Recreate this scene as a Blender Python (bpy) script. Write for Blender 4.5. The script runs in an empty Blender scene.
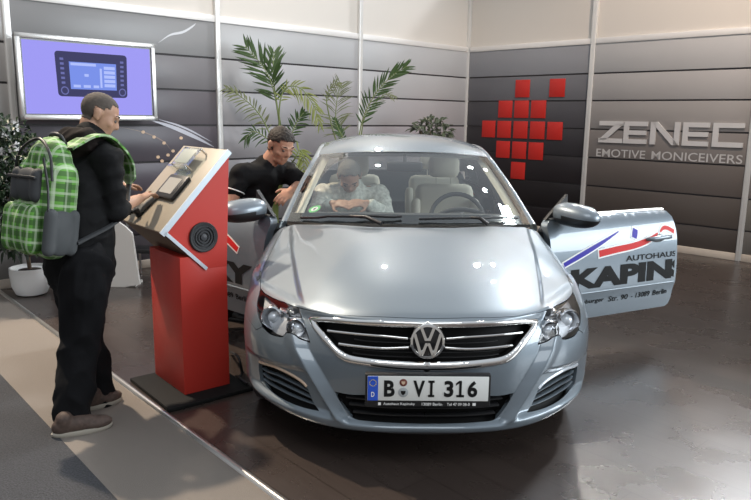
import bpy, bmesh, math, random
import numpy as np
from mathutils import Vector, Matrix
from mathutils.bvhtree import BVHTree
from mathutils.geometry import delaunay_2d_cdt
random.seed(4)
SC = bpy.context.scene
COL = SC.collection
PI = math.pi

# ------------------------------------------------------------------ camera
FPX = 700.0
PITCH = math.radians(10.8)
ROLL = math.radians(0.84)
CAMH = 1.56
FW = np.array([0, math.cos(PITCH), -math.sin(PITCH)])
UP0 = np.array([0, math.sin(PITCH), math.cos(PITCH)])
R0 = np.array([1.0, 0, 0])
RT = R0*math.cos(ROLL) + UP0*math.sin(ROLL)
UP = -R0*math.sin(ROLL) + UP0*math.cos(ROLL)
CPOS = np.array([0, 0, CAMH])
cam_d = bpy.data.cameras.new('camera')
cam = bpy.data.objects.new('camera', cam_d)
COL.objects.link(cam)
cam.matrix_world = Matrix(((RT[0], UP[0], -FW[0], 0), (RT[1], UP[1], -FW[1], 0), (RT[2], UP[2], -FW[2], CAMH), (0, 0, 0, 1)))
cam_d.sensor_width = 36.0
cam_d.lens = FPX/751*36.0
cam_d.clip_start = 0.05
SC.camera = cam

# ------------------------------------------------------------------ light
SC.view_settings.view_transform = 'Standard'
SC.view_settings.look = 'None'
SC.view_settings.gamma = 1.0
SC.view_settings.exposure = 0.15
SC.view_settings.use_curve_mapping = False

world = bpy.data.worlds.new('hall')
SC.world = world
world.use_nodes = True
wn = world.node_tree
bg = wn.nodes['Background']
tc = wn.nodes.new('ShaderNodeTexCoord')
sep = wn.nodes.new('ShaderNodeSeparateXYZ')
ramp = wn.nodes.new('ShaderNodeValToRGB')
wn.links.new(tc.outputs['Generated'], sep.inputs[0])
wn.links.new(sep.outputs['Z'], ramp.inputs[0])
wn.links.new(ramp.outputs[0], bg.inputs[0])
ramp.color_ramp.elements[0].position = 0.0
ramp.color_ramp.elements[0].color = (0.30, 0.29, 0.28, 1)
ramp.color_ramp.elements[1].position = 0.75
ramp.color_ramp.elements[1].color = (0.50, 0.55, 0.61, 1)
e = ramp.color_ramp.elements.new(0.22)
e.color = (0.36, 0.36, 0.37, 1)
bg.inputs[1].default_value = 1.0


def area(name, loc, target, size, power, color, sy=None):
    d = bpy.data.lights.new(name, 'AREA')
    d.shape = 'RECTANGLE'
    d.size = size
    d.size_y = sy or size
    d.energy = power
    d.color = color
    o = bpy.data.objects.new(name, d)
    COL.objects.link(o)
    o.location = loc
    o.rotation_euler = (Vector(target)-Vector(loc)).to_track_quat('-Z', 'Y').to_euler()
    return o


def spot(name, loc, target, power, color, angle=50, radius=0.12, blend=0.4):
    d = bpy.data.lights.new(name, 'SPOT')
    d.energy = power
    d.color = color
    d.spot_size = math.radians(angle)
    d.spot_blend = blend
    d.shadow_soft_size = radius
    o = bpy.data.objects.new(name, d)
    COL.objects.link(o)
    o.location = loc
    o.rotation_euler = (Vector(target)-Vector(loc)).to_track_quat('-Z', 'Y').to_euler()
    return o


# assumed lights out of view: soft band over the visitors' aisle, warm stage spots from behind the wall
area('skylight', (0.5, -2.0, 7.5), (0.3, 4.0, 0.6), 5.0, 150, (0.93, 0.97, 1.0), 3.0)  # unseen, assumed overhead soft light for the front of the car
area('hall_glazing', (12.0, 1.5, 3.8), (1.0, 3.5, 0.6), 9.0, 1200, (0.86, 0.94, 1.0), 5.0)  # unseen soft area light, assumed at right to brighten door and bumper corner
spot('truss_spot', (-4.5, 6.2, 7.4), (-0.9, 3.1, 0), 3300, (1.0, 0.84, 0.66), 42, 0.12)
spot('truss_spot', (-0.4, 13.2, 8.2), (0.6, 4.2, 0), 500, (1.0, 0.92, 0.84), 40, 0.10)
for hx, hy, hz in ((3.18, 12.7, 7.0), (4.4, 13.8, 7.0), (3.9, 10.6, 7.0), (6.3, 10.3, 7.2), (5.1, 10.3, 7.0)):
    spot('hall_lamp', (hx, hy, hz), (0.8, 3.4, 0.6), 160, (1.0, 0.95, 0.88), 40, 0.13)  # lamps out of view, positions assumed to put bright dots on the bonnet
area('hall_window', (8.6, 14.0, 10.5), (1.4, 3.2, 0.3), 0.9, 1300, (0.92, 0.96, 1.0), 1.5)  # unseen, assumed high behind the wall to light bonnet and front-right floor
spot('wall_spot', (3.6, 5.2, 5.6), (3.2, 8.6, 1.2), 760, (1.0, 0.80, 0.64), 76, 0.10, 0.8)  # unseen spots, assumed here and below to brighten the boarded walls
spot('wall_spot', (0.6, 5.6, 5.6), (-0.6, 8.7, 1.9), 300, (1.0, 0.93, 0.86), 80, 0.10, 0.8)
spot('wall_spot', (-2.6, 3.4, 5.0), (-2.6, 6.7, 1.9), 200, (1.0, 0.90, 0.80), 80, 0.10, 0.8)


# ------------------------------------------------------------------ picture -> place helpers (used to read sizes off the photo)
def ray(px, py):
    d = FW*FPX + RT*(px-375.5) + UP*(250-py)
    return d/np.linalg.norm(d)


def at_y(px, py, y):
    d = ray(px, py)
    return CPOS + d*y/d[1]


def ground(px, py, z=0.0):
    d = ray(px, py)
    return CPOS + d*(z-CAMH)/d[2]


def on_plane(px, py, p0, n):
    d = ray(px, py)
    n = np.array(n)
    return CPOS + d*((np.array(p0)-CPOS) @ n)/(d @ n)


# ------------------------------------------------------------------ materials
MATS = {}


def mat(name, col, rough=0.5, metal=0.0, coat=0.0, emit=0.0, spec=0.5, bump=0.0, bscale=60.0, vary=0.0, coat_rough=0.03):
    if name in MATS:
        return MATS[name]
    m = bpy.data.materials.new(name)
    m.use_nodes = True
    nt = m.node_tree
    p = nt.nodes['Principled BSDF']
    p.inputs['Base Color'].default_value = (*col, 1)
    p.inputs['Roughness'].default_value = rough
    p.inputs['Metallic'].default_value = metal
    p.inputs['Coat Weight'].default_value = coat
    p.inputs['Coat Roughness'].default_value = coat_rough
    p.inputs['Specular IOR Level'].default_value = spec
    if emit:
        p.inputs['Emission Color'].default_value = (*col, 1)
        p.inputs['Emission Strength'].default_value = emit
    if bump or vary:
        t = nt.nodes.new('ShaderNodeTexCoord')
        n = nt.nodes.new('ShaderNodeTexNoise')
        n.inputs['Scale'].default_value = bscale
        n.inputs['Detail'].default_value = 4
        nt.links.new(t.outputs['Object'], n.inputs['Vector'])
        if bump:
            b = nt.nodes.new('ShaderNodeBump')
            b.inputs['Strength'].default_value = bump
            b.inputs['Distance'].default_value = 0.01
            nt.links.new(n.outputs['Fac'], b.inputs['Height'])
            nt.links.new(b.outputs[0], p.inputs['Normal'])
        if vary:
            mx = nt.nodes.new('ShaderNodeMix')
            mx.data_type = 'RGBA'
            mx.inputs[6].default_value = (*[max(0, c*(1-vary)) for c in col], 1)
            mx.inputs[7].default_value = (*[min(1, c*(1+vary)) for c in col], 1)
            nt.links.new(n.outputs['Fac'], mx.inputs[0])
            nt.links.new(mx.outputs[2], p.inputs['Base Color'])
    MATS[name] = m
    return m


def glass_mat(name, tint, refl=1.0, f0=1.5, rough=0.0):
    m = bpy.data.materials.new(name)
    m.use_nodes = True
    nt = m.node_tree
    nt.nodes.remove(nt.nodes['Principled BSDF'])
    out = nt.nodes['Material Output']
    tr = nt.nodes.new('ShaderNodeBsdfTransparent')
    tr.inputs[0].default_value = (*tint, 1)
    gl = nt.nodes.new('ShaderNodeBsdfGlossy')
    gl.inputs['Roughness'].default_value = rough
    gl.inputs['Color'].default_value = (refl, refl, refl, 1)
    lw = nt.nodes.new('ShaderNodeLayerWeight')
    lw.inputs[0].default_value = 0.5
    pw = nt.nodes.new('ShaderNodeMath')
    pw.operation = 'POWER'
    pw.inputs[1].default_value = 4.0
    nt.links.new(lw.outputs['Facing'], pw.inputs[0])
    fr = nt.nodes.new('ShaderNodeMapRange')
    fr.inputs[3].default_value = f0
    fr.inputs[4].default_value = 0.95
    nt.links.new(pw.outputs[0], fr.inputs[0])
    mx = nt.nodes.new('ShaderNodeMixShader')
    nt.links.new(fr.outputs[0], mx.inputs[0])
    nt.links.new(tr.outputs[0], mx.inputs[1])
    nt.links.new(gl.outputs[0], mx.inputs[2])
    nt.links.new(mx.outputs[0], out.inputs[0])
    MATS[name] = m
    return m


M_paint = mat('blue_silver_paint', (0.165, 0.20, 0.23), 0.40, 0.45, 1.0)
M_black = mat('black_plastic', (0.012, 0.012, 0.013), 0.45)
M_gloss = mat('gloss_black', (0.01, 0.01, 0.011), 0.12)
M_deep = mat('deep_black', (0.004, 0.004, 0.004), 0.6, spec=0.15)
M_rubber = mat('tyre_rubber', (0.02, 0.02, 0.021), 0.75)
M_chrome = mat('chrome', (0.80, 0.79, 0.77), 0.08, 1.0)
M_alu = mat('brushed_aluminium', (0.62, 0.61, 0.59), 0.32, 0.9)
M_white = mat('white_print', (0.82, 0.82, 0.80), 0.4)
M_plate = mat('plate_white', (0.74, 0.75, 0.72), 0.35)
M_eu = mat('plate_blue', (0.02, 0.09, 0.55), 0.35)
M_seal = mat('seal_red', (0.16, 0.04, 0.03), 0.5)
M_sealg = mat('seal_grey', (0.42, 0.45, 0.46), 0.4, 0.3)
M_ink = mat('black_ink', (0.010, 0.010, 0.010), 0.6, spec=0.2)
M_dred = mat('decal_red', (0.62, 0.02, 0.02), 0.5, spec=0.25)
M_dblue = mat('decal_blue', (0.04, 0.03, 0.36), 0.5, spec=0.25)
M_glass = glass_mat('windscreen_glass', (0.84, 0.88, 0.86), 1.0, 0.09)
M_lens = glass_mat('headlamp_lens', (0.95, 0.96, 0.97), 1.0, 0.05)
M_reflector = mat('lamp_reflector', (0.62, 0.63, 0.65), 0.16, 1.0)
M_lampgrey = mat('lamp_bezel', (0.62, 0.63, 0.65), 0.38, 0.35)
M_bulb = mat('lamp_glass', (0.75, 0.80, 0.85), 0.05, 0.3, coat=1.0)
M_warm = mat('amber_lamp', (0.68, 0.50, 0.36), 0.2, 0.2, coat=0.8)
M_beige = mat('interior_beige', (0.50, 0.46, 0.38), 0.7)
M_dash = mat('dashboard_grey', (0.035, 0.036, 0.038), 0.6)
M_liner = mat('headliner', (0.42, 0.41, 0.38), 0.9)
M_red = mat('red_lacquer', (0.52, 0.040, 0.028), 0.38, spec=0.4)


# ------------------------------------------------------------------ mesh helpers
def obj(name, verts, faces, m=None, parent=None, smooth=False, normals=None, mats=None, fm=None):
    me = bpy.data.meshes.new(name)
    me.from_pydata([tuple(map(float, v)) for v in verts], [], [tuple(map(int, f)) for f in faces])
    for mm in (mats or ([m] if m else [])):
        me.materials.append(mm)
    if fm is not None:
        me.polygons.foreach_set('material_index', fm)
    if smooth is True:
        me.polygons.foreach_set('use_smooth', [True]*len(me.polygons))
    elif smooth:
        me.polygons.foreach_set('use_smooth', [True]*len(me.polygons))
        me.set_sharp_from_angle(angle=math.radians(smooth))
    me.update()
    if normals is not None:
        me.polygons.foreach_set('use_smooth', [True]*len(me.polygons))
        me.normals_split_custom_set_from_vertices([tuple(map(float, n)) for n in normals])
    o = bpy.data.objects.new(name, me)
    COL.objects.link(o)
    if parent:
        o.parent = parent
    return o


def empty(name, loc=(0, 0, 0), rz=0.0, parent=None):
    o = bpy.data.objects.new(name, None)
    o.empty_display_size = 0.1
    COL.objects.link(o)
    o.location = tuple(map(float, loc))
    o.rotation_euler = (0, 0, rz)
    if parent:
        o.parent = parent
    return o


def tag(o, label, cat, group=None):
    o['label'] = label
    o['category'] = cat
    if group:
        o['group'] = group
    return o


def thing(name, label, cat, loc=(0, 0, 0), rz=0.0, group=None):
    return tag(empty(name, loc, rz), label, cat, group)


class MB:
    """collects shapes that together make ONE part"""
    def __init__(self):
        self.v = []
        self.f = []
        self.m = []

    def add(self, v, f, mi=0):
        n = len(self.v)
        self.v += [tuple(map(float, p)) for p in v]
        self.f += [tuple(i+n for i in q) for q in f]
        self.m += [mi]*len(f)
        return self

    def box(self, x0, x1, y0, y1, z0, z1, mi=0, M=None, bev=0.0):
        b = min(bev, abs(x1-x0)*.49, abs(y1-y0)*.49, abs(z1-z0)*.49)
        if b > 0:
            bm = bmesh.new()
            bmesh.ops.create_cube(bm, size=1.0)
            for q in bm.verts:
                q.co = Vector(((x0+x1)/2+q.co.x*(x1-x0), (y0+y1)/2+q.co.y*(y1-y0), (z0+z1)/2+q.co.z*(z1-z0)))
            bmesh.ops.bevel(bm, geom=list(bm.edges), offset=b, segments=2, affect='EDGES', profile=0.5)
            bm.verts.index_update()
            v = [tuple(q.co) for q in bm.verts]
            f = [tuple(q.index for q in fc.verts) for fc in bm.faces]
            bm.free()
        else:
            v = [(x, y, z) for z in (z0, z1) for y in (y0, y1) for x in (x0, x1)]
            f = [(0, 2, 3, 1), (4, 5, 7, 6), (0, 1, 5, 4), (2, 6, 7, 3), (0, 4, 6, 2), (1, 3, 7, 5)]
        if M is not None:
            v = [tuple(M @ Vector(p)) for p in v]
        return self.add(v, f, mi)

    def tube(self, pts, r, n=10, mi=0, cap=True, closed=False):
        P = [np.array(p, float) for p in pts]
        k = len(P)
        rr = list(r) if hasattr(r, '__len__') else [r]*k
        v = []
        nrm = None
        for i in range(k):
            if closed:
                t = P[(i+1) % k]-P[i-1]
            else:
                t = P[min(i+1, k-1)]-P[max(i-1, 0)]
            t = t/(np.linalg.norm(t)+1e-12)
            if nrm is None:
                a = np.array([0, 0, 1.0]) if abs(t[2]) < .9 else np.array([1.0, 0, 0])
                nrm = np.cross(t, a)
            nrm = nrm-t*(nrm @ t)
            nrm /= np.linalg.norm(nrm)+1e-12
            bi = np.cross(t, nrm)
            for j in range(n):
                a = 2*PI*j/n
                v.append(P[i]+rr[i]*(math.cos(a)*nrm+math.sin(a)*bi))
        f = []
        for i in range(k if closed else k-1):
            i2 = (i+1) % k
            for j in range(n):
                f.append((i*n+j, i*n+(j+1) % n, i2*n+(j+1) % n, i2*n+j))
        if cap and not closed:
            f.append(tuple(range(n-1, -1, -1)))
            f.append(tuple((k-1)*n+j for j in range(n)))
        return self.add(v, f, mi)

    def lathe(self, prof, n=32, M=None, mi=0):
        """prof: (r, h) pairs about the z axis"""
        v = []
        for r, h in prof:
            for j in range(n):
                a = 2*PI*j/n
                v.append((r*math.cos(a), r*math.sin(a), h))
        f = []
        for i in range(len(prof)-1):
            for j in range(n):
                f.append((i*n+j, i*n+(j+1) % n, (i+1)*n+(j+1) % n, (i+1)*n+j))
        f.append(tuple(range(n-1, -1, -1)))
        f.append(tuple((len(prof)-1)*n+j for j in range(n)))
        if M is not None:
            v = [tuple(M @ Vector(p)) for p in v]
        return self.add(v, f, mi)

    def prism(self, poly, M, depth, mi=0):
        """2-D polygon (x, y) extruded along local z by depth, placed by M"""
        n = len(poly)
        v = [tuple(M @ Vector((x, y, 0))) for x, y in poly]+[tuple(M @ Vector((x, y, depth))) for x, y in poly]
        f = [tuple(range(n-1, -1, -1)), tuple(range(n, 2*n))]
        for i in range(n):
            f.append((i, (i+1) % n, n+(i+1) % n, n+i))
        return self.add(v, f, mi)

    def grid(self, G, mi=0, closed_u=False):
        G = np.asarray(G)
        a, b = G.shape[:2]
        v = G.reshape(-1, 3)
        f = []
        for i in range(a-1):
            for j in range(b if closed_u else b-1):
                j2 = (j+1) % b
                f.append((i*b+j, i*b+j2, (i+1)*b+j2, (i+1)*b+j))
        return self.add(v, f, mi)

    def build(self, name, m, parent=None, smooth=35, fix=True):
        mats = m if isinstance(m, (list, tuple)) else [m]
        o = obj(name, self.v, self.f, None, parent, smooth, None, mats, self.m)
        if fix:
            bm = bmesh.new()
            bm.from_mesh(o.data)
            bmesh.ops.recalc_face_normals(bm, faces=bm.faces)
            bm.to_mesh(o.data)
            bm.free()
        return o


def frame(o, x, y, z=None):
    """matrix with origin o and axes x, y (z = x cross y)"""
    x = Vector(x).normalized()
    y = Vector(y)
    z = x.cross(y).normalized()
    y = z.cross(x)
    return Matrix(((x.x, y.x, z.x, o[0]), (x.y, y.y, z.y, o[1]), (x.z, y.z, z.z, o[2]), (0, 0, 0, 1)))


def spline(P, n, bc=None):
    """Catmull-Rom through the rows of P, resampled to n points"""
    P = np.asarray(P, float)
    k = len(P)
    t = np.linspace(0, k-1, n)
    return spl_eval(P, t)


def spl_eval(P, t):
    k = len(P)
    i = np.clip(np.floor(t).astype(int), 0, k-2)
    s = (t-i)[(...,)+(None,)*(P.ndim-1)]
    p1 = P[i]
    p2 = P[i+1]
    p0 = np.where((i > 0)[(...,)+(None,)*(P.ndim-1)], P[np.maximum(i-1, 0)], 2*p1-p2)
    p3 = np.where((i < k-2)[(...,)+(None,)*(P.ndim-1)], P[np.minimum(i+2, k-1)], 2*p2-p1)
    return 0.5*((2*p1)+(p2-p0)*s+(2*p0-5*p1+4*p2-p3)*s*s+(3*p1-p0-3*p2+p3)*s**3)


def surf(G, nu, nv):
    """dense bicubic grid through the control grid G[row][col]"""
    G = np.asarray(G, float)
    A = spline(G, nu)
    return np.swapaxes(spline(np.swapaxes(A, 0, 1), nv), 0, 1)


def text_mesh(s, bold=0.0):
    """a line of lettering as flat 2-D triangles; returns verts (n,2) and faces, cap height about 0.7"""
    c = bpy.data.curves.new('lettering', 'FONT')
    c.body = s
    c.offset = bold
    c.resolution_u = 4
    o = bpy.data.objects.new('lettering', c)
    COL.objects.link(o)
    dg = bpy.context.evaluated_depsgraph_get()
    me = bpy.data.meshes.new_from_object(o.evaluated_get(dg))
    v = np.array([tuple(q.co)[:2] for q in me.vertices])
    f = [tuple(p.vertices) for p in me.polygons]
    bpy.data.objects.remove(o)
    bpy.data.curves.remove(c)
    bpy.data.meshes.remove(me)
    return v, f


def text_on(mb, s, M, x0, x1, y0, y1, bold=0.0, mi=0, lift=0.0, fn=None):
    """lettering scaled into the rectangle x0..x1, y0..y1 of the plane M (or through fn(x, y))"""
    v, f = text_mesh(s, bold)
    a = v.min(0)
    b = v.max(0)
    w = (v-a)/(b-a)*np.array([x1-x0, y1-y0])+np.array([x0, y0])
    if fn:
        mb.add([fn(x, y) for x, y in w], f, mi)
    else:
        mb.add([tuple(M @ Vector((x, y, lift))) for x, y in w], f, mi)
    return mb


def in_poly(P, poly):
    P = np.asarray(P)
    x, y = P[:, 0], P[:, 1]
    r = np.zeros(len(P), bool)
    n = len(poly)
    for i in range(n):
        x1, y1 = poly[i]
        x2, y2 = poly[(i+1) % n]
        if y1 == y2:
            continue
        c = ((y1 > y) != (y2 > y)) & (x < (x2-x1)*(y-y1)/(y2-y1)+x1)
        r ^= c
    return r


def blob(parts, voxel=0.008, smooth_it=4, fac=0.5):
    """one continuous skin grown over overlapping tapered capsules and ellipsoids"""
    mb = MB()
    for p in parts:
        if p[0] == 'cap':
            _, a, b, ra, rb = p
            a = np.array(a, float)
            b = np.array(b, float)
            d = b-a
            L = np.linalg.norm(d)+1e-9
            d /= L
            pts = []
            rs = []
            for k in range(4):
                t = PI/2*(1-k/4)
                pts.append(a-d*ra*math.sin(t))
                rs.append(max(ra*math.cos(t), 1e-4))
            for k in range(5):
                pts.append(a+d*L*k/4)
                rs.append(ra+(rb-ra)*k/4)
            for k in range(1, 5):
                t = PI/2*k/4
                pts.append(b+d*rb*math.sin(t))
                rs.append(max(rb*math.cos(t), 1e-4))
            mb.tube(pts, rs, 16)
        elif p[0] == 'ell':
            _, c, r, R = (list(p)+[None])[:4]
            v = []
            f = []
            n, k = 20, 12
            for i in range(1, k):
                th = PI*i/k
                for j in range(n):
                    a = 2*PI*j/n
                    v.append((r[0]*math.sin(th)*math.cos(a), r[1]*math.sin(th)*math.sin(a), r[2]*math.cos(th)))
            for i in range(k-2):
                for j in range(n):
                    f.append((i*n+j, (i+1)*n+j, (i+1)*n+(j+1) % n, i*n+(j+1) % n))
            v += [(0, 0, r[2]), (0, 0, -r[2])]
            for j in range(n):
                f.append((len(v)-2, j, (j+1) % n))
                f.append((len(v)-1, (k-2)*n+(j+1) % n, (k-2)*n+j))
            Mx = Matrix.Translation(Vector([float(q) for q in c])) @ (R.to_4x4() if R else Matrix.Identity(4))
            mb.add([tuple(Mx @ Vector(q)) for q in v], f)
    me = bpy.data.meshes.new('skin')
    me.from_pydata(mb.v, [], mb.f)
    bm = bmesh.new()
    bm.from_mesh(me)
    bmesh.ops.recalc_face_normals(bm, faces=bm.faces)
    bm.to_mesh(me)
    bm.free()
    o = bpy.data.objects.new('skin', me)
    COL.objects.link(o)
    r = o.modifiers.new('r', 'REMESH')
    r.mode = 'VOXEL'
    r.voxel_size = voxel
    s = o.modifiers.new('s', 'SMOOTH')
    s.factor = fac
    s.iterations = smooth_it
    dg = bpy.context.evaluated_depsgraph_get()
    out = bpy.data.meshes.new_from_object(o.evaluated_get(dg))
    bpy.data.objects.remove(o)
    bpy.data.meshes.remove(me)
    return out


def folds(amp, sx=7.0, sz=11.0, seed=0.0):
    """cloth creases: ridged noise pushed along the normal"""
    from mathutils import noise

    def f(co, n):
        p = Vector((co.x*sx+seed, co.y*sx+co.z*3, co.z*sz-co.x*4))
        a = 1-abs(noise.noise(p))*2.4
        b = noise.noise(p*2.3+Vector((3, 1, 7)))
        return n*amp*(.8*max(-.6, a-.35)+.35*b)
    return f


def skin_obj(name, parts, m, parent, voxel=0.008, it=4, displace=None):
    me = blob(parts, voxel, it)
    me.name = name
    if displace:
        me.update()
    if displace:
        nn = [displace(q.co, q.normal) for q in me.vertices]
        for q, d_ in zip(me.vertices, nn):
            q.co += d_
    me.materials.clear()
    me.materials.append(m)
    me.polygons.foreach_set('use_smooth', [True]*len(me.polygons))
    o = bpy.data.objects.new(name, me)
    COL.objects.link(o)
    o.parent = parent
    return o
# =================================================================== CAR
CAR_YAW = math.radians(1.0)
CO = np.array([0.230, 2.84, 0.0])
CT = np.array([math.cos(CAR_YAW), math.sin(CAR_YAW), 0])
CB = np.array([-math.sin(CAR_YAW), math.cos(CAR_YAW), 0])
car = thing('car', 'silver-blue four-door coupe with open front doors and number plate', 'car', CO, CAR_YAW)


def w2c(P):
    d = np.asarray(P)-CO
    return np.array([d @ CT, d @ CB, d[2]])


def c2w(P):
    return CO+CT*P[0]+CB*P[1]+np.array([0, 0, P[2]])


def smooth01(t):
    t = np.clip(t, 0, 1)
    return t*t*(3-2*t)


# ---- front master surface: nested U rows from the bumper lip up over wing and bonnet (right half, X >= 0)
FR = [
    # X, Y, Z for ten columns: centre ... headlamp ... wheel arch ... door line
    [(0, .13, .165), (.20, .135, .165), (.38, .17, .165), (.52, .24, .165), (.64, .34, .168), (.74, .47, .172), (.815, .62, .18), (.85, .80, .18), (.86, 1.05, .18), (.86, 1.45, .18)],
    [(0, .045, .190), (.21, .055, .188), (.395, .105, .184), (.545, .195, .182), (.68, .315, .19), (.79, .45, .205), (.86, .61, .22), (.895, .80, .23), (.905, 1.05, .23), (.895, 1.45, .23)],
    [(0, .022, .222), (.21, .032, .220), (.40, .082, .216), (.555, .172, .216), (.695, .295, .226), (.805, .435, .24), (.875, .60, .255), (.908, .80, .265), (.915, 1.05, .27), (.905, 1.45, .27)],
    [(0, .020, .30), (.21, .030, .30), (.40, .080, .30), (.555, .168, .30), (.695, .290, .305), (.805, .430, .31), (.878, .60, .32), (.912, .80, .33), (.92, 1.05, .33), (.914, 1.45, .33)],
    [(0, .005, .40), (.21, .017, .40), (.40, .072, .40), (.555, .160, .40), (.695, .282, .40), (.808, .425, .40), (.882, .60, .40), (.918, .80, .41), (.927, 1.05, .41), (.920, 1.45, .41)],
    [(0, .005, .50), (.21, .017, .50), (.40, .072, .50), (.555, .160, .50), (.695, .282, .50), (.808, .425, .50), (.882, .60, .50), (.920, .80, .50), (.928, 1.05, .50), (.922, 1.45, .50)],
    [(0, .022, .60), (.21, .034, .60), (.395, .092, .60), (.545, .182, .60), (.68, .305, .595), (.792, .445, .59), (.87, .615, .585), (.912, .81, .585), (.923, 1.06, .60), (.918, 1.45, .62)],
    [(0, .050, .67), (.205, .062, .67), (.385, .122, .667), (.528, .212, .66), (.655, .338, .65), (.765, .475, .64), (.848, .64, .64), (.896, .83, .65), (.908, 1.07, .69), (.905, 1.45, .74)],
    [(0, .082, .705), (.20, .094, .705), (.37, .152, .703), (.502, .243, .697), (.62, .372, .689), (.725, .51, .681), (.808, .67, .684), (.862, .85, .705), (.862, 1.08, .760), (.845, 1.45, .840)],
    [(0, .160, .742), (.19, .168, .742), (.345, .218, .739), (.468, .300, .734), (.575, .425, .727), (.67, .56, .722), (.750, .71, .727), (.805, .88, .752), (.805, 1.10, .805), (.788, 1.46, .898)],
    [(0, .350, .808), (.175, .357, .808), (.315, .398, .805), (.42, .465, .801), (.51, .565, .796), (.59, .68, .792), (.655, .81, .796), (.70, .96, .816), (.715, 1.15, .850), (.70, 1.43, .918)],
    [(0, .620, .868), (.155, .625, .868), (.285, .655, .866), (.378, .705, .863), (.45, .78, .861), (.51, .865, .860), (.555, .965, .865), (.59, 1.075, .876), (.605, 1.20, .895), (.60, 1.375, .932)],
    [(0, .92, .920), (.12, .925, .920), (.23, .94, .919), (.305, .968, .919), (.36, 1.0, .919), (.40, 1.045, .921), (.43, 1.10, .925), (.45, 1.155, .930), (.458, 1.22, .937), (.455, 1.30, .950)],
    [(0, 1.14, .948), (.05, 1.142, .948), (.09, 1.147, .948), (.125, 1.155, .948), (.15, 1.165, .949), (.17, 1.18, .950), (.19, 1.195, .952), (.205, 1.21, .953), (.215, 1.22, .954), (.22, 1.235, .955)],
]
FR = np.array(FR)
mir = FR[:, :0:-1].copy()
mir[:, :, 0] *= -1
FULL = np.concatenate([mir, FR], 1)          # columns -9..9
NC = 9
SU, SV = 0.15, 0.075                         # rough metres per column / row


def base_pt(u, v):
    """u in 0..9 (may go negative), v in 0..13, arrays -> points (vectorised tensor Catmull-Rom)"""
    u = np.asarray(u, float)+NC
    v = np.asarray(v, float)

    def w(t, k):
        i = np.clip(np.floor(t).astype(int), 0, k-2)
        s = t-i
        a = 0.5*(-s**3+2*s*s-s)
        b = 0.5*(3*s**3-5*s*s+2)
        c = 0.5*(-3*s**3+4*s*s+s)
        d = 0.5*(s**3-s*s)
        lo = i == 0
        hi = i == k-2
        # linear extrapolated ghost points at the ends
        b = b+np.where(lo, 2*a, 0)+np.where(hi, -d, 0)
        c = c+np.where(lo, -a, 0)+np.where(hi, 2*d, 0)
        a = np.where(lo, 0, a)
        d = np.where(hi, 0, d)
        return i, (a, b, c, d)
    iu, wu = w(u, FULL.shape[1])
    iv, wv = w(v, FULL.shape[0])
    out = 0
    for q in range(4):
        jv = np.clip(iv-1+q, 0, FULL.shape[0]-1)
        for p in range(4):
            ju = np.clip(iu-1+p, 0, FULL.shape[1]-1)
            out = out+(wv[q]*wu[p])[:, None]*FULL[jv, ju]
    return out


V_LINE = np.array([[.335, .225], [.375, .285], [.535, .530], [.560, .60], [.575, .70]])   # (X, Z) crease between nose and corner


def disp(P):
    X, Y, Z = np.abs(P[:, 0]), P[:, 1], P[:, 2]
    # nose panel inside the V sits back from the corners
    xv = np.interp(Z, V_LINE[:, 1], V_LINE[:, 0])
    s = (X-xv)/0.042
    zf = smooth01((Z-.215)/.03)*(1-smooth01((Z-.665)/.03))*(Y < .5)
    d = (-0.034*(1-np.clip(s, 0, 1))+0.008*np.clip(s, 0, 1)*(1-smooth01((s-1)/1.6)))*zf
    # hollow below the crease that runs from the V out to the wing
    zc = np.interp(X, [.40, .56, .70, .80, .92], [.44, .455, .435, .425, .43])
    out = smooth01((s-1.05)/.9)
    dz = np.clip(zc-Z, 0, .2)
    hol = -0.032*smooth01(dz/.045)*smooth01((Z-.225)/.035)*smooth01((.60-Y)/.18)
    d = d+hol*out
    # bonnet: shoulder crease, wings lie a touch lower outside it
    xc = np.interp(Y, [.0, .25, .6, 1.0, 1.45], [.47, .535, .60, .665, .715])
    top = smooth01((Z-.69)/.03)
    t = np.clip((X-xc)/.035, 0, 1)
    d = d-0.012*smooth01(t)*top*smooth01((Y-.10)/.15)
    # soft power bulge towards the badge
    d = d+0.006*np.exp(-(X/.26)**2)*top*smooth01((1.2-Y)/.5)
    return d


def nrm_of(fn, u, v, e=0.02):
    a = fn(u+e, v)-fn(u-e, v)
    b = fn(u, np.minimum(v+e, 13))-fn(u, np.maximum(v-e, 0))
    n = np.cross(a, b)
    n /= np.linalg.norm(n, axis=1)[:, None]+1e-12
    return n


def base_n(u, v):
    return nrm_of(base_pt, u, v)


def F(u, v):
    P = base_pt(u, v)
    return P+base_n(u, v)*disp(P)[:, None]


def FN(u, v):
    n = nrm_of(F, u, v, 0.009)
    return n


# check the normal points outwards
_s = 1.0 if base_n(np.array([0.01]), np.array([5.0]))[0][1] < 0 else -1.0
_bn = base_n
base_n = (lambda u, v: _s*_bn(u, v))
_fn = FN
FN = (lambda u, v: _s*_fn(u, v))

# dense triangulation for reading outlines off the surface
_nu, _nv = 150, 190
_uu, _vv = np.meshgrid(np.linspace(0, 9, _nu), np.linspace(0, 13, _nv))
_uv = np.stack([_uu.ravel(), _vv.ravel()], 1)
_P = F(_uv[:, 0], _uv[:, 1])
_tri = []
for i in range(_nv-1):
    for j in range(_nu-1):
        a = i*_nu+j
        _tri += [(a, a+1, a+_nu+1), (a, a+_nu+1, a+_nu)]
BVH = BVHTree.FromPolygons([tuple(p) for p in _P], _tri)


def _bary(loc, idx):
    a, b, c = (_P[k] for k in _tri[idx])
    A = np.stack([b-a, c-a], 1)
    s, *_ = np.linalg.lstsq(A, np.array(loc)-a, rcond=None)
    ua, ub, uc = (_uv[k] for k in _tri[idx])
    r = ua+s[0]*(ub-ua)+s[1]*(uc-ua)
    return r*np.array([SU, SV])


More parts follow.
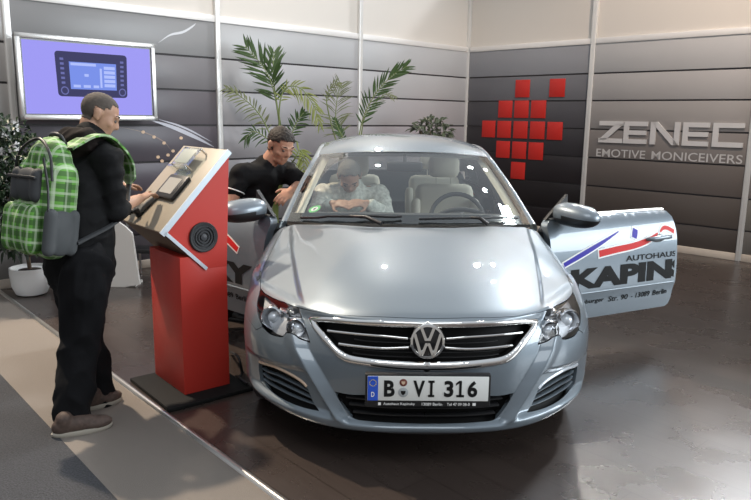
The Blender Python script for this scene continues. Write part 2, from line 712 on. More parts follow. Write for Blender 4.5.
CAMC = w2c(CPOS)


def on_front(q):
    """outline point -> surface parameters.  (px, py): seen in the photo on the right half; ('l', px, py): on the left half;
    ('n', X, Y, Z): the nearest surface point"""
    if q[0] == 'n':
        loc, nn, idx, dist = BVH.find_nearest(Vector(q[1:]))
        r = _bary(loc, idx)
        if q[1] == 0:
            r[0] = 0
        return r
    if q[0] == 'f':
        loc, nn, idx, dist = BVH.ray_cast(Vector((q[1], -1, q[2])), Vector((0, 1, 0)))
        return _bary(loc, idx)
    if q[0] == 'c':
        r = on_front((q[1], q[2]))
        r[0] = 0
        return r
    left = q[0] == 'l'
    px, py = (q[1], q[2]) if left else q
    d = ray(px, py)
    dc = np.array([d @ CT, d @ CB, d[2]])
    o = CAMC.copy()
    if left:
        dc[0] *= -1
        o[0] *= -1
    loc, nn, idx, dist = BVH.ray_cast(Vector(o), Vector(dc))
    if loc is None:
        # just past the silhouette: nearest point of the surface to the ray
        best = None
        for t in np.linspace(2.6, 5.0, 200):
            l2, n2, i2, d2 = BVH.find_nearest(Vector(o+dc*t))
            if best is None or d2 < best[0]:
                best = (d2, l2, i2)
        print('miss', q, round(best[0], 3))
        loc, idx = best[1], best[2]
    return _bary(loc, idx)


def cr_path(pts, n=6):
    """smooth open path through 2-D points"""
    P = np.array(pts)
    if len(P) < 3:
        return list(P)
    return list(spline(P, (len(P)-1)*n+1))


def path(*segs, n=5):
    """list of outline runs, each smoothed on its own, joined at corners, in surface parameters"""
    out = []
    for s in segs:
        uv = [on_front(q) for q in s]
        c = cr_path(uv, n)
        if out and np.linalg.norm(out[-1]-c[0]) < 1e-4:
            c = c[1:]
        out += c
    if np.linalg.norm(out[0]-out[-1]) < 1e-4:
        out = out[:-1]
    return out


def cdt_region(loop, holes=(), step=0.022, lines=()):
    """triangles of the region in surface parameters"""
    V = [tuple(p) for p in loop]
    E = [(i, (i+1) % len(loop)) for i in range(len(loop))]
    for h in holes:
        n = len(V)
        V += [tuple(p) for p in h]
        E += [(n+i, n+(i+1) % len(h)) for i in range(len(h))]
    for h in lines:
        n = len(V)
        V += [tuple(p) for p in h]
        E += [(n+i, n+i+1) for i in range(len(h)-1)]
    L = np.array(loop)
    lo, hi = L.min(0), L.max(0)
    gx = np.arange(lo[0], hi[0], step)
    gy = np.arange(lo[1], hi[1], step*.8)
    g = np.stack(np.meshgrid(gx, gy), -1).reshape(-1, 2)
    k = in_poly(g, loop)
    for h in holes:
        k &= ~in_poly(g, h)
    g = g[k]
    # keep grid points off the outline
    B = np.array(V)
    keep = np.ones(len(g), bool)
    for i0 in range(0, len(g), 400):
        dd = np.linalg.norm(g[i0:i0+400, None]-B[None], axis=2).min(1)
        keep[i0:i0+400] = dd > step*.35
    V += [tuple(p) for p in g[keep]]
    r = delaunay_2d_cdt([Vector(p) for p in V], E, [], 0, 1e-7)
    vo = np.array([tuple(p) for p in r[0]])
    fo = [tuple(f) for f in r[2]]
    c = np.array([vo[list(f)].mean(0) for f in fo])
    ok = in_poly(c, loop)
    for h in holes:
        ok &= ~in_poly(c, h)
    return vo, [f for f, k in zip(fo, ok) if k]


def front_panel(name, m, loop, holes=(), off=0.0, rim=0.02, mirror=False, both=True, parent=None, step=0.022, profile=None, lines=()):
    """panel cut out of the front surface; both: right half plus its mirror image in one mesh, mirror: only the mirrored half"""
    vo, fo = cdt_region(loop, holes, step, lines)
    u, v = vo[:, 0]/SU, vo[:, 1]/SV
    P = F(u, v)
    N = FN(u, v)
    o = np.full(len(P), off)
    if profile is not None:
        o = o+profile(vo)
    P = P+N*o[:, None]
    # orient
    F2 = []
    for f in fo:
        a, b, c = P[list(f[:3])]
        F2.append(f if np.cross(b-a, c-a) @ N[f[0]] > 0 else f[::-1])
    cnt = {}
    for f in F2:
        for i in range(len(f)):
            e = (f[i], f[(i+1) % len(f)])
            cnt[e] = cnt.get(e, 0)+1
    bd = [e for e in cnt if (e[1], e[0]) not in cnt]
    verts, faces, norms = [list(P)], list(F2), [list(N)]
    ids = sorted({i for e in bd for i in e})
    if rim:
        n0 = len(P)
        mp = {i: k for k, i in enumerate(ids)}
        R1 = [P[i] for i in ids]
        R2 = [P[i]-N[i]*rim for i in ids]
        RN = [N[i] for i in ids]
        # outward in-surface normal for the rim
        acc = {i: np.zeros(3) for i in ids}
        for a, b in bd:
            if both and abs(P[a][0]) < 1e-4 and abs(P[b][0]) < 1e-4:
                continue
            t = np.cross(P[b]-P[a], N[a])
            t = t/(np.linalg.norm(t)+1e-9)
            acc[a] += t
            acc[b] += t
        RN = [acc[i]/(np.linalg.norm(acc[i])+1e-9) if np.linalg.norm(acc[i]) > 0 else N[i] for i in ids]
        verts.append(R1+R2)
        norms.append(RN+RN)
        k = len(ids)
        for a, b in bd:
            if both and abs(P[a][0]) < 1e-4 and abs(P[b][0]) < 1e-4:
                continue
            faces.append((n0+mp[b], n0+mp[a], n0+k+mp[a], n0+k+mp[b]))
    VV = np.concatenate([np.array(x) for x in verts])
    NN = np.concatenate([np.array(x) for x in norms])
    if both:
        c = np.abs(VV[:, 0]) < 1e-4
        NN[c, 0] = 0
        NN /= np.linalg.norm(NN, axis=1)[:, None]+1e-9
    if both or mirror:
        VM = VV*np.array([-1, 1, 1])
        NM = NN*np.array([-1, 1, 1])
        FM = [f[::-1] for f in faces]
    if both:
        n = len(VV)
        VV = np.concatenate([VV, VM])
        NN = np.concatenate([NN, NM])
        faces = faces+[tuple(i+n for i in f) for f in FM]
    elif mirror:
        VV, NN, faces = VM, NM, FM
    return obj(name, VV, faces, m, parent or car, True, None if profile is not None else NN)


# ---- outlines (photo pixels on the near corner, car metres where hidden)
HOOD_EDGE = [('c', 431, 318.6), (448, 318.4), (473, 317.8), (500, 317.3), (520, 315.8), (535, 313.4), (546, 310.2)]
HL_TOP = [(546, 310.2), (553, 307.4), (560, 303.8), ('n', .765, .57, .681), ('n', .81, .665, .69)]
SHUT = [('n', .81, .665, .69), ('n', .830, .80, .722), ('n', .825, 1.0, .778), ('n', .805, 1.22, .838), ('n', .772, 1.43, .903)]
COWL = [('n', .772, 1.43, .903), ('n', .66, 1.355, .918), ('n', .56, 1.28, .927), ('n', .44, 1.205, .936), ('n', .30, 1.14, .941), ('n', .15, 1.105, .943), ('n', 0, 1.095, .943)]
HL_IN = [(546, 310.2), (543.5, 322), (538, 344.6)]
HL_BOT = [(538, 344.6), (543, 342.8), (548.5, 340.5), (554, 336.8), (560, 335.3), ('l', 281.8, 336.8), ('l', 269.2, 333.7), ('l', 262, 327)]
HL_OUT = [('l', 262, 327), ('l', 258, 315), ('l', 257, 304), ('l', 258.6, 296), ('n', .81, .665, .69)]

p_hood = path(HOOD_EDGE, HL_TOP, SHUT, COWL)
p_lamp = path(HL_IN[::-1], HL_TOP, HL_OUT[::-1], HL_BOT[::-1])


def shrink(loop, d):
    """pull an outline inwards by d (parameter metres)"""
    P = np.array(loop)
    n = len(P)
    area2 = sum(P[i][0]*P[(i+1) % n][1]-P[(i+1) % n][0]*P[i][1] for i in range(n))
    sg = 1 if area2 > 0 else -1
    out = []
    for i in range(n):
        t1 = P[i]-P[i-1]
        t2 = P[(i+1) % n]-P[i]
        t1 = t1/(np.linalg.norm(t1)+1e-9)
        t2 = t2/(np.linalg.norm(t2)+1e-9)
        b = np.array([-t1[1]-t2[1], t1[0]+t2[0]])
        b = b/(np.linalg.norm(b)+1e-9)
        c = max(0.45, abs(b @ np.array([-t1[1], t1[0]])))
        q = P[i]+sg*b*d/c
        if abs(P[i][0]) < 1e-6:
            q[0] = 0
        out.append(q)
    return out


ARCH = [('n', .93, .93+.375*math.cos(a), .335+.375*math.sin(a)) for a in np.linspace(math.radians(205), math.radians(-25), 26)]
a_ = [on_front(q) for q in ARCH]
i_j = 7
JOINT = [('l', 262, 327), ('l', 256, 330), ('n', .905, .66, .53)]
GR_OUT = [('c', 431, 370.6), (445, 370.3), (460, 369.5), (472, 368.5), (490, 366.0), (503, 363.6), (512, 359.2), (520, 350.5), (527.5, 341.5), (534, 331.5), (537.5, 323)]
GR_OUT_T = [(537.5, 323), (536.5, 319.6), (520, 319.4), (500, 320.8), (473, 321.6), (450, 322.0), ('c', 431, 322.2)]
GR_IN_B = [('c', 431, 362.0), (445, 361.9), (458, 361.4), (472, 360.6), (489, 358.8), (500, 357.0), (508, 353.6), (516, 346.5), (523.5, 336.5), (529.5, 328), (531.8, 323.6)]
GR_IN_T = [(531.8, 323.6), (520, 324.2), (500, 325.6), (473, 327.0), (450, 327.4), ('c', 431, 327.6)]
IN_T = [('n', 0, .01, .360), ('n', .2, .02, .358), (497, 396.2), (513.2, 393.4)]
IN_S = [(513.2, 393.4), (510, 399.6), (505, 407.4), (500, 414), (496.5, 418.2)]
IN_B = [(496.5, 418.2), (491, 420.4), (480, 421.6), (460, 422.8), (442, 423.3), ('c', 431, 423.5)]
FOG_T = [(537.6, 390.8), (543, 384.6), (553, 377.4), (566.4, 369.8), ('l', 261, 363.5), ('l', 259, 362)]
FOG_O = [('l', 259, 362), ('l', 258.8, 370), ('l', 260.5, 381)]
FOG_B = [('l', 260.5, 381), ('l', 270, 390), ('l', 281, 398), ('l', 300, 406.5), ('l', 319, 411)]
FOG_I = [('l', 319, 411), (531.5, 405), (537.6, 390.8)]

grille_out = path(GR_OUT, GR_OUT_T)
grille_in = path(GR_IN_B, GR_IN_T)
fog = path(FOG_T, FOG_O, FOG_B, FOG_I)
arch_uv = [tuple(p) for p in a_]


def clamp_v(p, v):
    return np.array([p[0], v*SV])


joint_uv = [on_front(q) for q in JOINT]
# bumper: bonnet edge -> lamp inner edge -> lamp bottom -> joint -> arch front -> lip -> centre, notched by intake and grille
ja = min(range(len(a_)), key=lambda k: np.linalg.norm(np.array(a_[k])-joint_uv[-1]))
bump_loop = path(HOOD_EDGE, HL_IN, HL_BOT)+list(joint_uv[1:2])+[np.array(a_[k]) for k in range(ja, -1, -1)]
bump_loop += [np.array([x, 0.02]) for x in np.linspace(a_[0][0], 0, 24)]
bump_loop += path(IN_B[::-1], IN_S[::-1], IN_T[::-1])
bump_loop += path(GR_OUT, GR_OUT_T)
def iso_line(fn, along_v, rng, loop=None, lo=1.0, hi=6.5):
    """surface parameters where fn(base points) = 0, one point per row (or column)"""
    out = []
    for t in rng:
        w_ = np.linspace(lo, hi, 500) if along_v else np.linspace(1.0, 7.0, 500)
        c = np.full(500, t)
        u, v = (w_, c) if along_v else (c, w_)
        g = fn(base_pt(u, v))
        k = np.where((g[:-1] < 0) & (g[1:] >= 0))[0]
        if len(k):
            k = k[0]
            q = w_[k]-g[k]*(w_[k+1]-w_[k])/(g[k+1]-g[k])
            out.append(np.array([(q if along_v else t)*SU, (t if along_v else q)*SV]))
    P = np.array(out)
    kk = in_poly(P, loop) if loop is not None else in_poly(P, bump_loop) & ~in_poly(P, fog)
    runs, cur = [], []
    for p, q in zip(P, kk):
        if q:
            cur.append(p)
        elif cur:
            runs.append(cur)
            cur = []
    if cur:
        runs.append(cur)
    return [r_ for r_ in runs if len(r_) > 1]


def v_line(off):
    return iso_line(lambda P: P[:, 0]-np.interp(P[:, 2], V_LINE[:, 1], V_LINE[:, 0])-off, True, np.linspace(2.0, 7.4, 90))


def c_line(dz):
    return iso_line(lambda P: P[:, 2]-np.interp(P[:, 0], [.40, .56, .70, .80, .92], [.44, .455, .435, .425, .43])-dz, False, np.linspace(2.9, 6.0, 50))


bumper = front_panel('front_bumper', M_paint, shrink(bump_loop, .0012), [fog], step=0.0115, lines=[r_ for q in (-.005, 0, .005, .013, .021, .029, .037, .042, .047, .056, .068) for r_ in v_line(q)]+[r_ for q in (-.045, -.03, -.015, -.004, .004) for r_ in c_line(q)])
p_hood2 = shrink(p_hood, .004)


def h_line(off):
    return iso_line(lambda P: P[:, 0]-np.interp(P[:, 1], [.0, .25, .6, 1.0, 1.45], [.47, .535, .60, .665, .715])-off, True, np.linspace(8.0, 10.6, 60), p_hood2, 2.0, 8.8)


hood = front_panel('hood', M_paint, shrink(p_hood, .002), rim=.018, step=0.015, lines=[r_ for q in (-.006, 0, .006, .0125, .018, .0235, .030, .036, .043) for r_ in h_line(q)])
chr_loop = shrink(path(GR_OUT, GR_OUT_T), -.002)
# chrome surround of the grille
ring = list(chr_loop)+[p for p in path(GR_IN_B, GR_IN_T)][::-1]
_rb = np.array(ring)


def _bulge(vo):
    o = np.zeros(len(vo))
    for i in range(len(vo)):
        dd = np.linalg.norm(_rb-vo[i], axis=1).min()
        o[i] = .009*math.sin(min(1, dd/.010)*PI/2)
    return o


def dense(loop, d):
    out = []
    n = len(loop)
    for i in range(n):
        a = np.array(loop[i])
        b = np.array(loop[(i+1) % n])
        k = max(1, int(np.linalg.norm(b-a)/d))
        out += [a+(b-a)*q/k for q in range(k)]
    return out


_rb = np.array([p for p in dense(ring, .004) if p[0] > 1e-5])
front_panel('grille_surround', M_chrome, dense(ring, .012), off=.003, rim=.03, step=.006, profile=_bulge)
# wings
wing_loop = path(HL_OUT, SHUT)
d_line = [on_front(('n', .90, 1.45, z)) for z in (.84, .74, .62, .5, .41, .33, .27, .23, .19)]
d_line = [np.array([9*SU-.0005, p[1]]) for p in d_line]
wing_loop = wing_loop+d_line+[np.array(a_[k]) for k in range(len(a_)-1, ja-1, -1)]+list(joint_uv[1:2])
for mirror in (False, True):
    front_panel('front_wing', M_paint, shrink(wing_loop, .0015), both=False, mirror=mirror, rim=.018)

# dark inner structure behind the gaps and openings
g_u, g_v = np.meshgrid(np.linspace(0, 9, 46), np.linspace(0.3, 13, 52))
inner = F(g_u.ravel(), g_v.ravel())-FN(g_u.ravel(), g_v.ravel())*0.075
inner = inner.reshape(52, 46, 3)
keep = MB()
for s in (1, -1):
    n0 = len(keep.v)
    keep.v += [tuple(p*np.array([s, 1, 1])) for p in inner.reshape(-1, 3)]
    for i in range(51):
        for j in range(45):
            c = inner[i, j]
            if abs(c[1]-.93) < .42 and c[2] < .71 and c[0] > .70 and (c[1]-.93)**2+(c[2]-.335)**2 < .42**2:
                continue
            keep.f.append((n0+i*46+j, n0+i*46+j+1, n0+(i+1)*46+j+1, n0+(i+1)*46+j))
            keep.m.append(0)
keep.build('inner_front_panel', M_black, car)


def inset_basin(name, m, loop, depth, both, mirror=False, off=0.0):
    return front_panel(name, m, loop, off=-depth+off, rim=0, both=both, mirror=mirror)


def strip(uvpath, half, off, thick, m, name, parent=None, sides=(1, -1), shape='bar'):
    """a bar following a path on the front surface"""
    P = F(np.array([p[0]/SU for p in uvpath]), np.array([p[1]/SV for p in uvpath]))
    N = FN(np.array([p[0]/SU for p in uvpath]), np.array([p[1]/SV for p in uvpath]))
    mb = MB()
    for s in sides:
        G = []
        for k in range(len(P)):
            t = P[min(k+1, len(P)-1)]-P[max(k-1, 0)]
            t /= np.linalg.norm(t)
            b = np.cross(N[k], t)
            b /= np.linalg.norm(b)
            c = P[k]+N[k]*off
            row = []
            for a in np.linspace(0, 2*PI, 10, endpoint=False):
                row.append((c+b*half*math.cos(a)+N[k]*thick*math.sin(a))*np.array([s, 1, 1]))
            G.append(row)
        mb.grid(G, closed_u=True)
        n = len(mb.v)
        L = len(G)
        mb.f.append(tuple(range(n-L*10, n-L*10+10)))
        mb.m.append(0)
        mb.f.append(tuple(range(n-10, n)))
        mb.m.append(0)
    return mb.build(name, m, parent or car, 50)


def uvline(pts, n=24):
    uv = np.array([on_front(q) for q in pts])
    return spline(uv, n)


# upper grille: black mesh, two chrome slats each side
grille = front_panel('grille', M_deep, shrink(grille_in, -.004), off=-.045, rim=0)
for s in (1, -1):
    strip(uvline([('n', .085, .03, .632), (470, 336.8), (498, 334.8), (522.5, 332.2)]), .0065, -.004, .006, M_chrome, 'chrome_slat', grille, (s,))
    strip(uvline([('n', .08, .03, .587), (470, 349.2), (495, 347.6), (512.5, 345.4)]), .0065, -.004, .006, M_chrome, 'chrome_slat', grille, (s,))
for z in (.655, .608, .563, .541):
    strip(uvline([('n', .004, .03, z), ('n', .15, .035, z), ('n', .28, .06, z), ('n', .33, .08, z+.002)]), .003, -.02, .006, M_black, 'grille_bar', grille)
# lower intake with three blades
intake_loop = path(IN_T, IN_S, IN_B)
intake = front_panel('lower_intake', M_deep, shrink(intake_loop, -.004), off=-.045, rim=0)
for z, x in ((.325, .36), (.295, .345), (.262, .325)):
    strip(uvline([('n', .002, .03, z), ('n', x*.5, .04, z), ('n', x, .08, z)]), .008, -.030, .018, M_black, 'intake_blade', intake)

# corner intakes: black well, three body-coloured blades and the lamp strip above
for s in (1, -1):
    well = front_panel('corner_intake', M_deep, shrink(fog, -.003), off=-.04, rim=0, both=False, mirror=(s < 0))
    F0, F1, F2_, F3 = FOG_T, FOG_O, FOG_B, FOG_I
    top = np.array(cr_path([on_front(q) for q in FOG_T]))
    bot = np.array(cr_path([on_front(q) for q in FOG_B[::-1]]))
    for k, q in enumerate((.30, .55, .80)):
        nn = 26
        tt = spline(top, nn)
        bb = spline(bot, nn)
        mid = tt*(1-q)+bb*q
        strip(mid[1:-1], .0042, -.020, .012, M_paint if k < 3 else M_black, 'intake_blade', well, sides=(s,))
    tt = spline(top, 26)[1:-2]+np.array([0, .004])
    strip(tt, .0085, -.002, .008, M_warm if s < 0 else M_bulb, 'turn_signal', None, sides=(s,))  # left strip has a beige-orange reflection put into its colour

# headlamps
for s in (1, -1):
    lamp = front_panel('headlamp', M_lampgrey, shrink(p_lamp, .003), off=-.045, rim=-.043, both=False, mirror=(s < 0))
    sx = np.array([s, 1, 1])

    def lamp_spot(px, py, depth):
        uv = on_front((px, py) if px > 400 else ('l', px, py))
        u, v = np.array([uv[0]/SU]), np.array([uv[1]/SV])
        return (F(u, v)[0]-FN(u, v)[0]*depth)*sx
    for (px, py, r, dep) in ((('l'), 0, .052, .03), (('r'), 0, .044, .03)):
        c = lamp_spot(*((268.5, 314.5) if px == 'l' else (549.5, 327.5)), dep)
        z = Vector((s*.32, -1, .08)).normalized()
        Mx = frame(c, Vector((0, 0, 1)).cross(z), z.cross(Vector((0, 0, 1)).cross(z)))
        b = MB()
        b.lathe([(r*1.12, -.03), (r*1.12, .012), (r*1.02, .018), (r*.92, .012), (r*.62, -.028), (r*.1, -.03)], 28, Mx)
        b.build('lamp_reflector', M_reflector, lamp, 40)
        b = MB()
        b.lathe([(r*.62, -.03), (r*.60, -.012), (r*.48, .002), (r*.28, .011), (r*.02, .014)], 24, Mx)
        b.build('projector_lens', M_bulb, lamp, 60)
    # turn lamp bar between the two rounds
    pts = [lamp_spot(px, py, .028) for px, py in ((565, 306.5), (560, 313), (557, 322), (559, 331))]
    b = MB()
    b.tube(spline(np.array(pts), 12), .010, 10)
    b.build('lamp_divider', M_reflector, lamp, 50)
    front_panel('lamp_cover', M_lens, shrink(p_lamp, .003), off=-.001, rim=0, both=False, mirror=(s < 0), parent=lamp)

# ---- badge
bc = F(np.array([0.0]), np.array([6.15]))[0]
bu = on_front((427.8, 342.5))
bc = np.array([0, F(np.array([0.0]), np.array([bu[1]/SV]))[0][1]-.012, .6125])
Mx = frame(bc, (1, 0, 0), (0, .16, 1))     # z points forward (-Y) and a little up
badge = MB().lathe([(.070, -.03), (.070, .004), (.066, .006), (.001, .006)], 40, Mx).build('badge', M_gloss, car, 40)
b = MB()
rp = [(.0765, -.01), (.0765, .006), (.073, .0115), (.0640, .0125), (.0605, .006), (.0605, -.01)]
v = [(r*math.cos(a), r*math.sin(a), h) for r, h in rp for a in np.linspace(0, 2*PI, 48, endpoint=False)]
f = [(i*48+j, i*48+(j+1) % 48, (i+1)*48+(j+1) % 48, (i+1)*48+j) for i in range(5) for j in range(48)]
b.add([tuple(Mx @ Vector(q)) for q in v], f)
b.build('badge_ring', M_chrome, badge, 40)


def stroke(mb, p, q, w, M, h0, h1):
    """raised bevelled bar from p to q in the plane of M, with ends cut level (horizontal)"""
    p = np.array(p)
    q = np.array(q)
    d = (q-p)/np.linalg.norm(q-p)
    hx = w/abs(d[1])/2
    P4 = [(p[0]-hx, p[1]), (p[0]+hx, p[1]), (q[0]+hx, q[1]), (q[0]-hx, q[1])]
    c = np.mean(P4, 0)
    top = [tuple(np.array(k)*.86+c*.14) if False else ((k[0]-(hx*.35)*(1 if i in (1, 2) else -1)), k[1]) for i, k in enumerate(P4)]
    v = [tuple(M @ Vector((x, y, h0))) for x, y in P4]+[tuple(M @ Vector((x, y, h1))) for x, y in top]
    mb.add(v, [(3, 2, 1, 0), (4, 5, 6, 7)]+[(i, (i+1) % 4, 4+(i+1) % 4, 4+i) for i in range(4)])


b = MB()
for s in (1, -1):
    stroke(b, (s*.0275, .0605), (s*.0055, .004), .0185, Mx, .004, .013)             # V
    stroke(b, (s*.0560, .0345), (s*.0275, -.060), .0185, Mx, .004, .013)            # W outer legs
    stroke(b, (s*.0235, -.058), (s*.004, -.006), .0175, Mx, .004, .013)            # W inner legs
b.build('badge_letters', M_chrome, badge, 30)

# ---- number plate
pl = empty('number_plate', (0.002, -.020, .425), 0, car)
PM = Matrix(((1, 0, 0, 0), (0, 0, -1, 0), (0, 1, 0, 0), (0, 0, 0, 1)))        # plane x right, y up, z towards the viewer
b = MB().box(-.268, .268, -.004, .03, -.083, .064, bev=.006)
b.build('plate_holder', M_black, pl)
b = MB().box(-.258, .258, -.0065, 0, -.054, .056, bev=.002)
b.build('plate_board', M_plate, pl)
b = MB().box(-.257, -.213, -.0075, -.003, -.053, .055)
euro = b.build('country_band', M_eu, pl)
b = MB()
for k in range(12):
    a = 2*PI*k/12
    c = (-.235+.014*math.cos(a), .026+.014*math.sin(a))
    star = [(c[0]+(.003 if i % 2 == 0 else .0013)*math.sin(i*PI/5), c[1]+(.003 if i % 2 == 0 else .0013)*math.cos(i*PI/5)) for i in range(10)]
    b.prism(star, PM @ Matrix.Translation((0, 0, .0074)), .001)
b.build('star_ring', mat('star_yellow', (.8, .62, .05), .4), pl)
b = text_on(MB(), 'D', PM, -.242, -.228, -.036, -.014, .02, lift=.009)
b.build('country_letter', M_white, pl)
for s, x0, x1 in (('B', -.188, -.142), ('V', -.064, -.014), ('I', .000, .026), ('3', .068, .108), ('1', .121, .150), ('6', .168, .210)):
    b = MB()
    if s == 'I':
        for bx in ((.008, .019, -.036, .038), (.0, .027, -.036, -.026), (.0, .027, .028, .038)):
            b.box(bx[0], bx[1], -.0078, -.005, bx[2], bx[3])
    elif s == '1':
        for bx in ((.132, .143, -.036, .038), (.121, .154, -.036, -.026)):
            b.box(bx[0], bx[1], -.0078, -.005, bx[2], bx[3])
        b.prism([(.132, .038), (.118, .026), (.118, .016), (.132, .027)], PM @ Matrix.Translation((0, 0, .005)), .0028)
    else:
        text_on(b, s, PM, x0, x1, -.036, .038, .036, lift=.0078)
    b.build('plate_character', M_ink, pl)
for z, r, m_ in ((.028, .0165, M_seal), (-.016, .0215, M_sealg)):
    Mz = PM @ Matrix.Translation((-.106, z, .004))
    sl = MB().lathe([(r, 0), (r, .0035), (r*.9, .0045), (r*.05, .0045)], 24, Mz).build('plate_seal', m_, pl)
    b = MB()
    b.prism([(-r*.5, r*.35), (r*.5, r*.35), (r*.42, -r*.2), (0, -r*.6), (-r*.42, -r*.2)], Mz @ Matrix.Translation((0, 0, .0043)), .0006)
    b.build('seal_crest', M_ink if m_ is M_sealg else M_warm, pl)
for w_, x0, x1, z0 in (('Autohaus Kapinsky', -.19, -.055, -.0775), ('13089 Berlin', -.025, .062, -.0755), ('Tel 47 09 08-0', .082, .180, -.0755)):
    text_on(MB(), w_, PM, x0, x1, z0, -.0625, .01, lift=.0055).build('dealer_lettering', M_white, pl)
for x0, x1 in ((-.212, -.200), (.192, .206)):
    MB().box(x0, x1, -.0058, -.003, -.075, -.063).build('dealer_mark', M_white, pl)
# =================================================================== CAR: cabin, sides, doors, wheels
def sgrid(name, G, m, nu, nv, parent=None, both=True, mirror=False, flip=False, thick=0.0):
    S = surf(G, nu, nv)
    a, b = S.shape[:2]
    V = S.reshape(-1, 3)
    f = [(i*b+j, i*b+j+1, (i+1)*b+j+1, (i+1)*b+j) for i in range(a-1) for j in range(b-1)]
    if flip:
        f = [q[::-1] for q in f]
    VM = V*np.array([-1, 1, 1])
    if both:
        n = len(V)
        f = f+[tuple(i+n for i in q[::-1]) for q in f]
        V = np.concatenate([V, VM])
    elif mirror:
        V = VM
        f = [q[::-1] for q in f]
    o = obj(name, V, f, m, parent or car, True)
    if both:
        bm = bmesh.new()
        bm.from_mesh(o.data)
        bmesh.ops.remove_doubles(bm, verts=bm.verts, dist=1e-4)
        bm.to_mesh(o.data)
        bm.free()
    if thick:
        md = o.modifiers.new('t', 'SOLIDIFY')
        md.thickness = thick
        md.offset = -1
    return o


# windscreen: bottom and top edges, right half
WB = np.array([(0, 1.150, .955), (.20, 1.165, .954), (.40, 1.225, .948), (.56, 1.300, .938), (.68, 1.385, .927), (.755, 1.455, .918)])
WT = np.array([(0, 2.110, 1.318), (.17, 2.117, 1.316), (.33, 2.140, 1.311), (.46, 2.175, 1.303), (.555, 2.215, 1.292), (.605, 2.250, 1.282)])


def wrow(t, out):
    P = WB*(1-t)+WT*t
    P[:, 1] -= out*.35
    P[:, 2] += out
    return P


WS = np.array([wrow(0, 0), wrow(.25, .020), wrow(.5, .027), wrow(.75, .020), wrow(1, 0)])
wscreen = sgrid('windscreen', WS, M_glass, 28, 24, flip=True)
# black ceramic border along the edges of the glass, lying just under it
bd = MB()
Sb = surf(WS, 41, 41)
for s in (1, -1):
    G = Sb[:, :]*np.array([s, 1, 1])-np.array([0, -.002, .004])
    bd.grid(G[:, 39:41])
    bd.grid(G[0:5, :])
    bd.grid(G[39:41, :])
    # small triangle in the lower corners
    bd.add([tuple(G[0, 36]), tuple(G[0, 40]), tuple(G[7, 40])], [(0, 1, 2)])
bd.build('glass_border', M_gloss, wscreen, 60, fix=False)

# A-pillar and roof rail: outer strip from wing to rear quarter
PI_IN = [(.757, 1.455, .918), (.722, 1.65, 1.010), (.688, 1.85, 1.102), (.650, 2.04, 1.188), (.607, 2.252, 1.283), (.588, 2.55, 1.342), (.582, 2.9, 1.352), (.585, 3.25, 1.325), (.600, 3.55, 1.262), (.630, 3.85, 1.155), (.670, 4.15, 1.035)]
PI_OUT = [(.806, 1.462, .884), (.770, 1.69, .988), (.733, 1.88, 1.080), (.694, 2.07, 1.166), (.655, 2.28, 1.248), (.638, 2.56, 1.300), (.632, 2.9, 1.310), (.640, 3.25, 1.280), (.665, 3.55, 1.212), (.708, 3.85, 1.110), (.760, 4.15, 1.000)]
PI_IN, PI_OUT = np.array(PI_IN), np.array(PI_OUT)
mid = (PI_IN+PI_OUT)/2+np.array([.012, 0, .012])
for mirror in (False, True):
    sgrid('roof_rail', np.array([PI_IN-np.array([0, 0, .004]), PI_IN*.75+PI_OUT*.25+np.array([.008, 0, .010]), mid, PI_OUT*.8+PI_IN*.2+np.array([.006, 0, .004]), PI_OUT-np.array([.004, 0, .010]), PI_OUT-np.array([.035, 0, .018])]), M_paint, 14, 60, both=False, mirror=mirror, flip=True)
# pillar trim seen through the glass
for mirror in (False, True):
    A = PI_IN[:6]-np.array([.012, -.02, .014])
    sgrid('pillar_trim', np.array([A-np.array([.065, -.03, .0]), A-np.array([.035, -.005, .0]), A-np.array([0, -.01, .012]), A-np.array([0, -.08, .03])]), M_beige, 8, 24, both=False, mirror=mirror, flip=True)

# roof skin
roof_rows = []
for (y, zc, xe, ze, ye) in ((2.108, 1.320, .607, 1.284, 2.252), (2.25, 1.364, .600, 1.312, 2.35), (2.45, 1.402, .590, 1.334, 2.52), (2.75, 1.428, .582, 1.351, 2.78), (3.10, 1.418, .583, 1.340, 3.10), (3.40, 1.366, .592, 1.297, 3.38), (3.58, 1.305, .602, 1.255, 3.57)):
    roof_rows.append([(xe*k, y+(ye-y)*k**2.2, ze+(zc-ze)*(1-k**2.6)) for k in (0, .2, .4, .6, .8, .93, 1.0)])
roof = sgrid('roof', roof_rows, M_paint, 44, 40, flip=True)
b = MB().grid(surf(np.array(roof_rows)[:, :]-np.array([0, 0, .03]), 20, 16))
hl = sgrid('headliner', np.array(roof_rows)-np.array([0, -.02, .035]), M_liner, 20, 16)
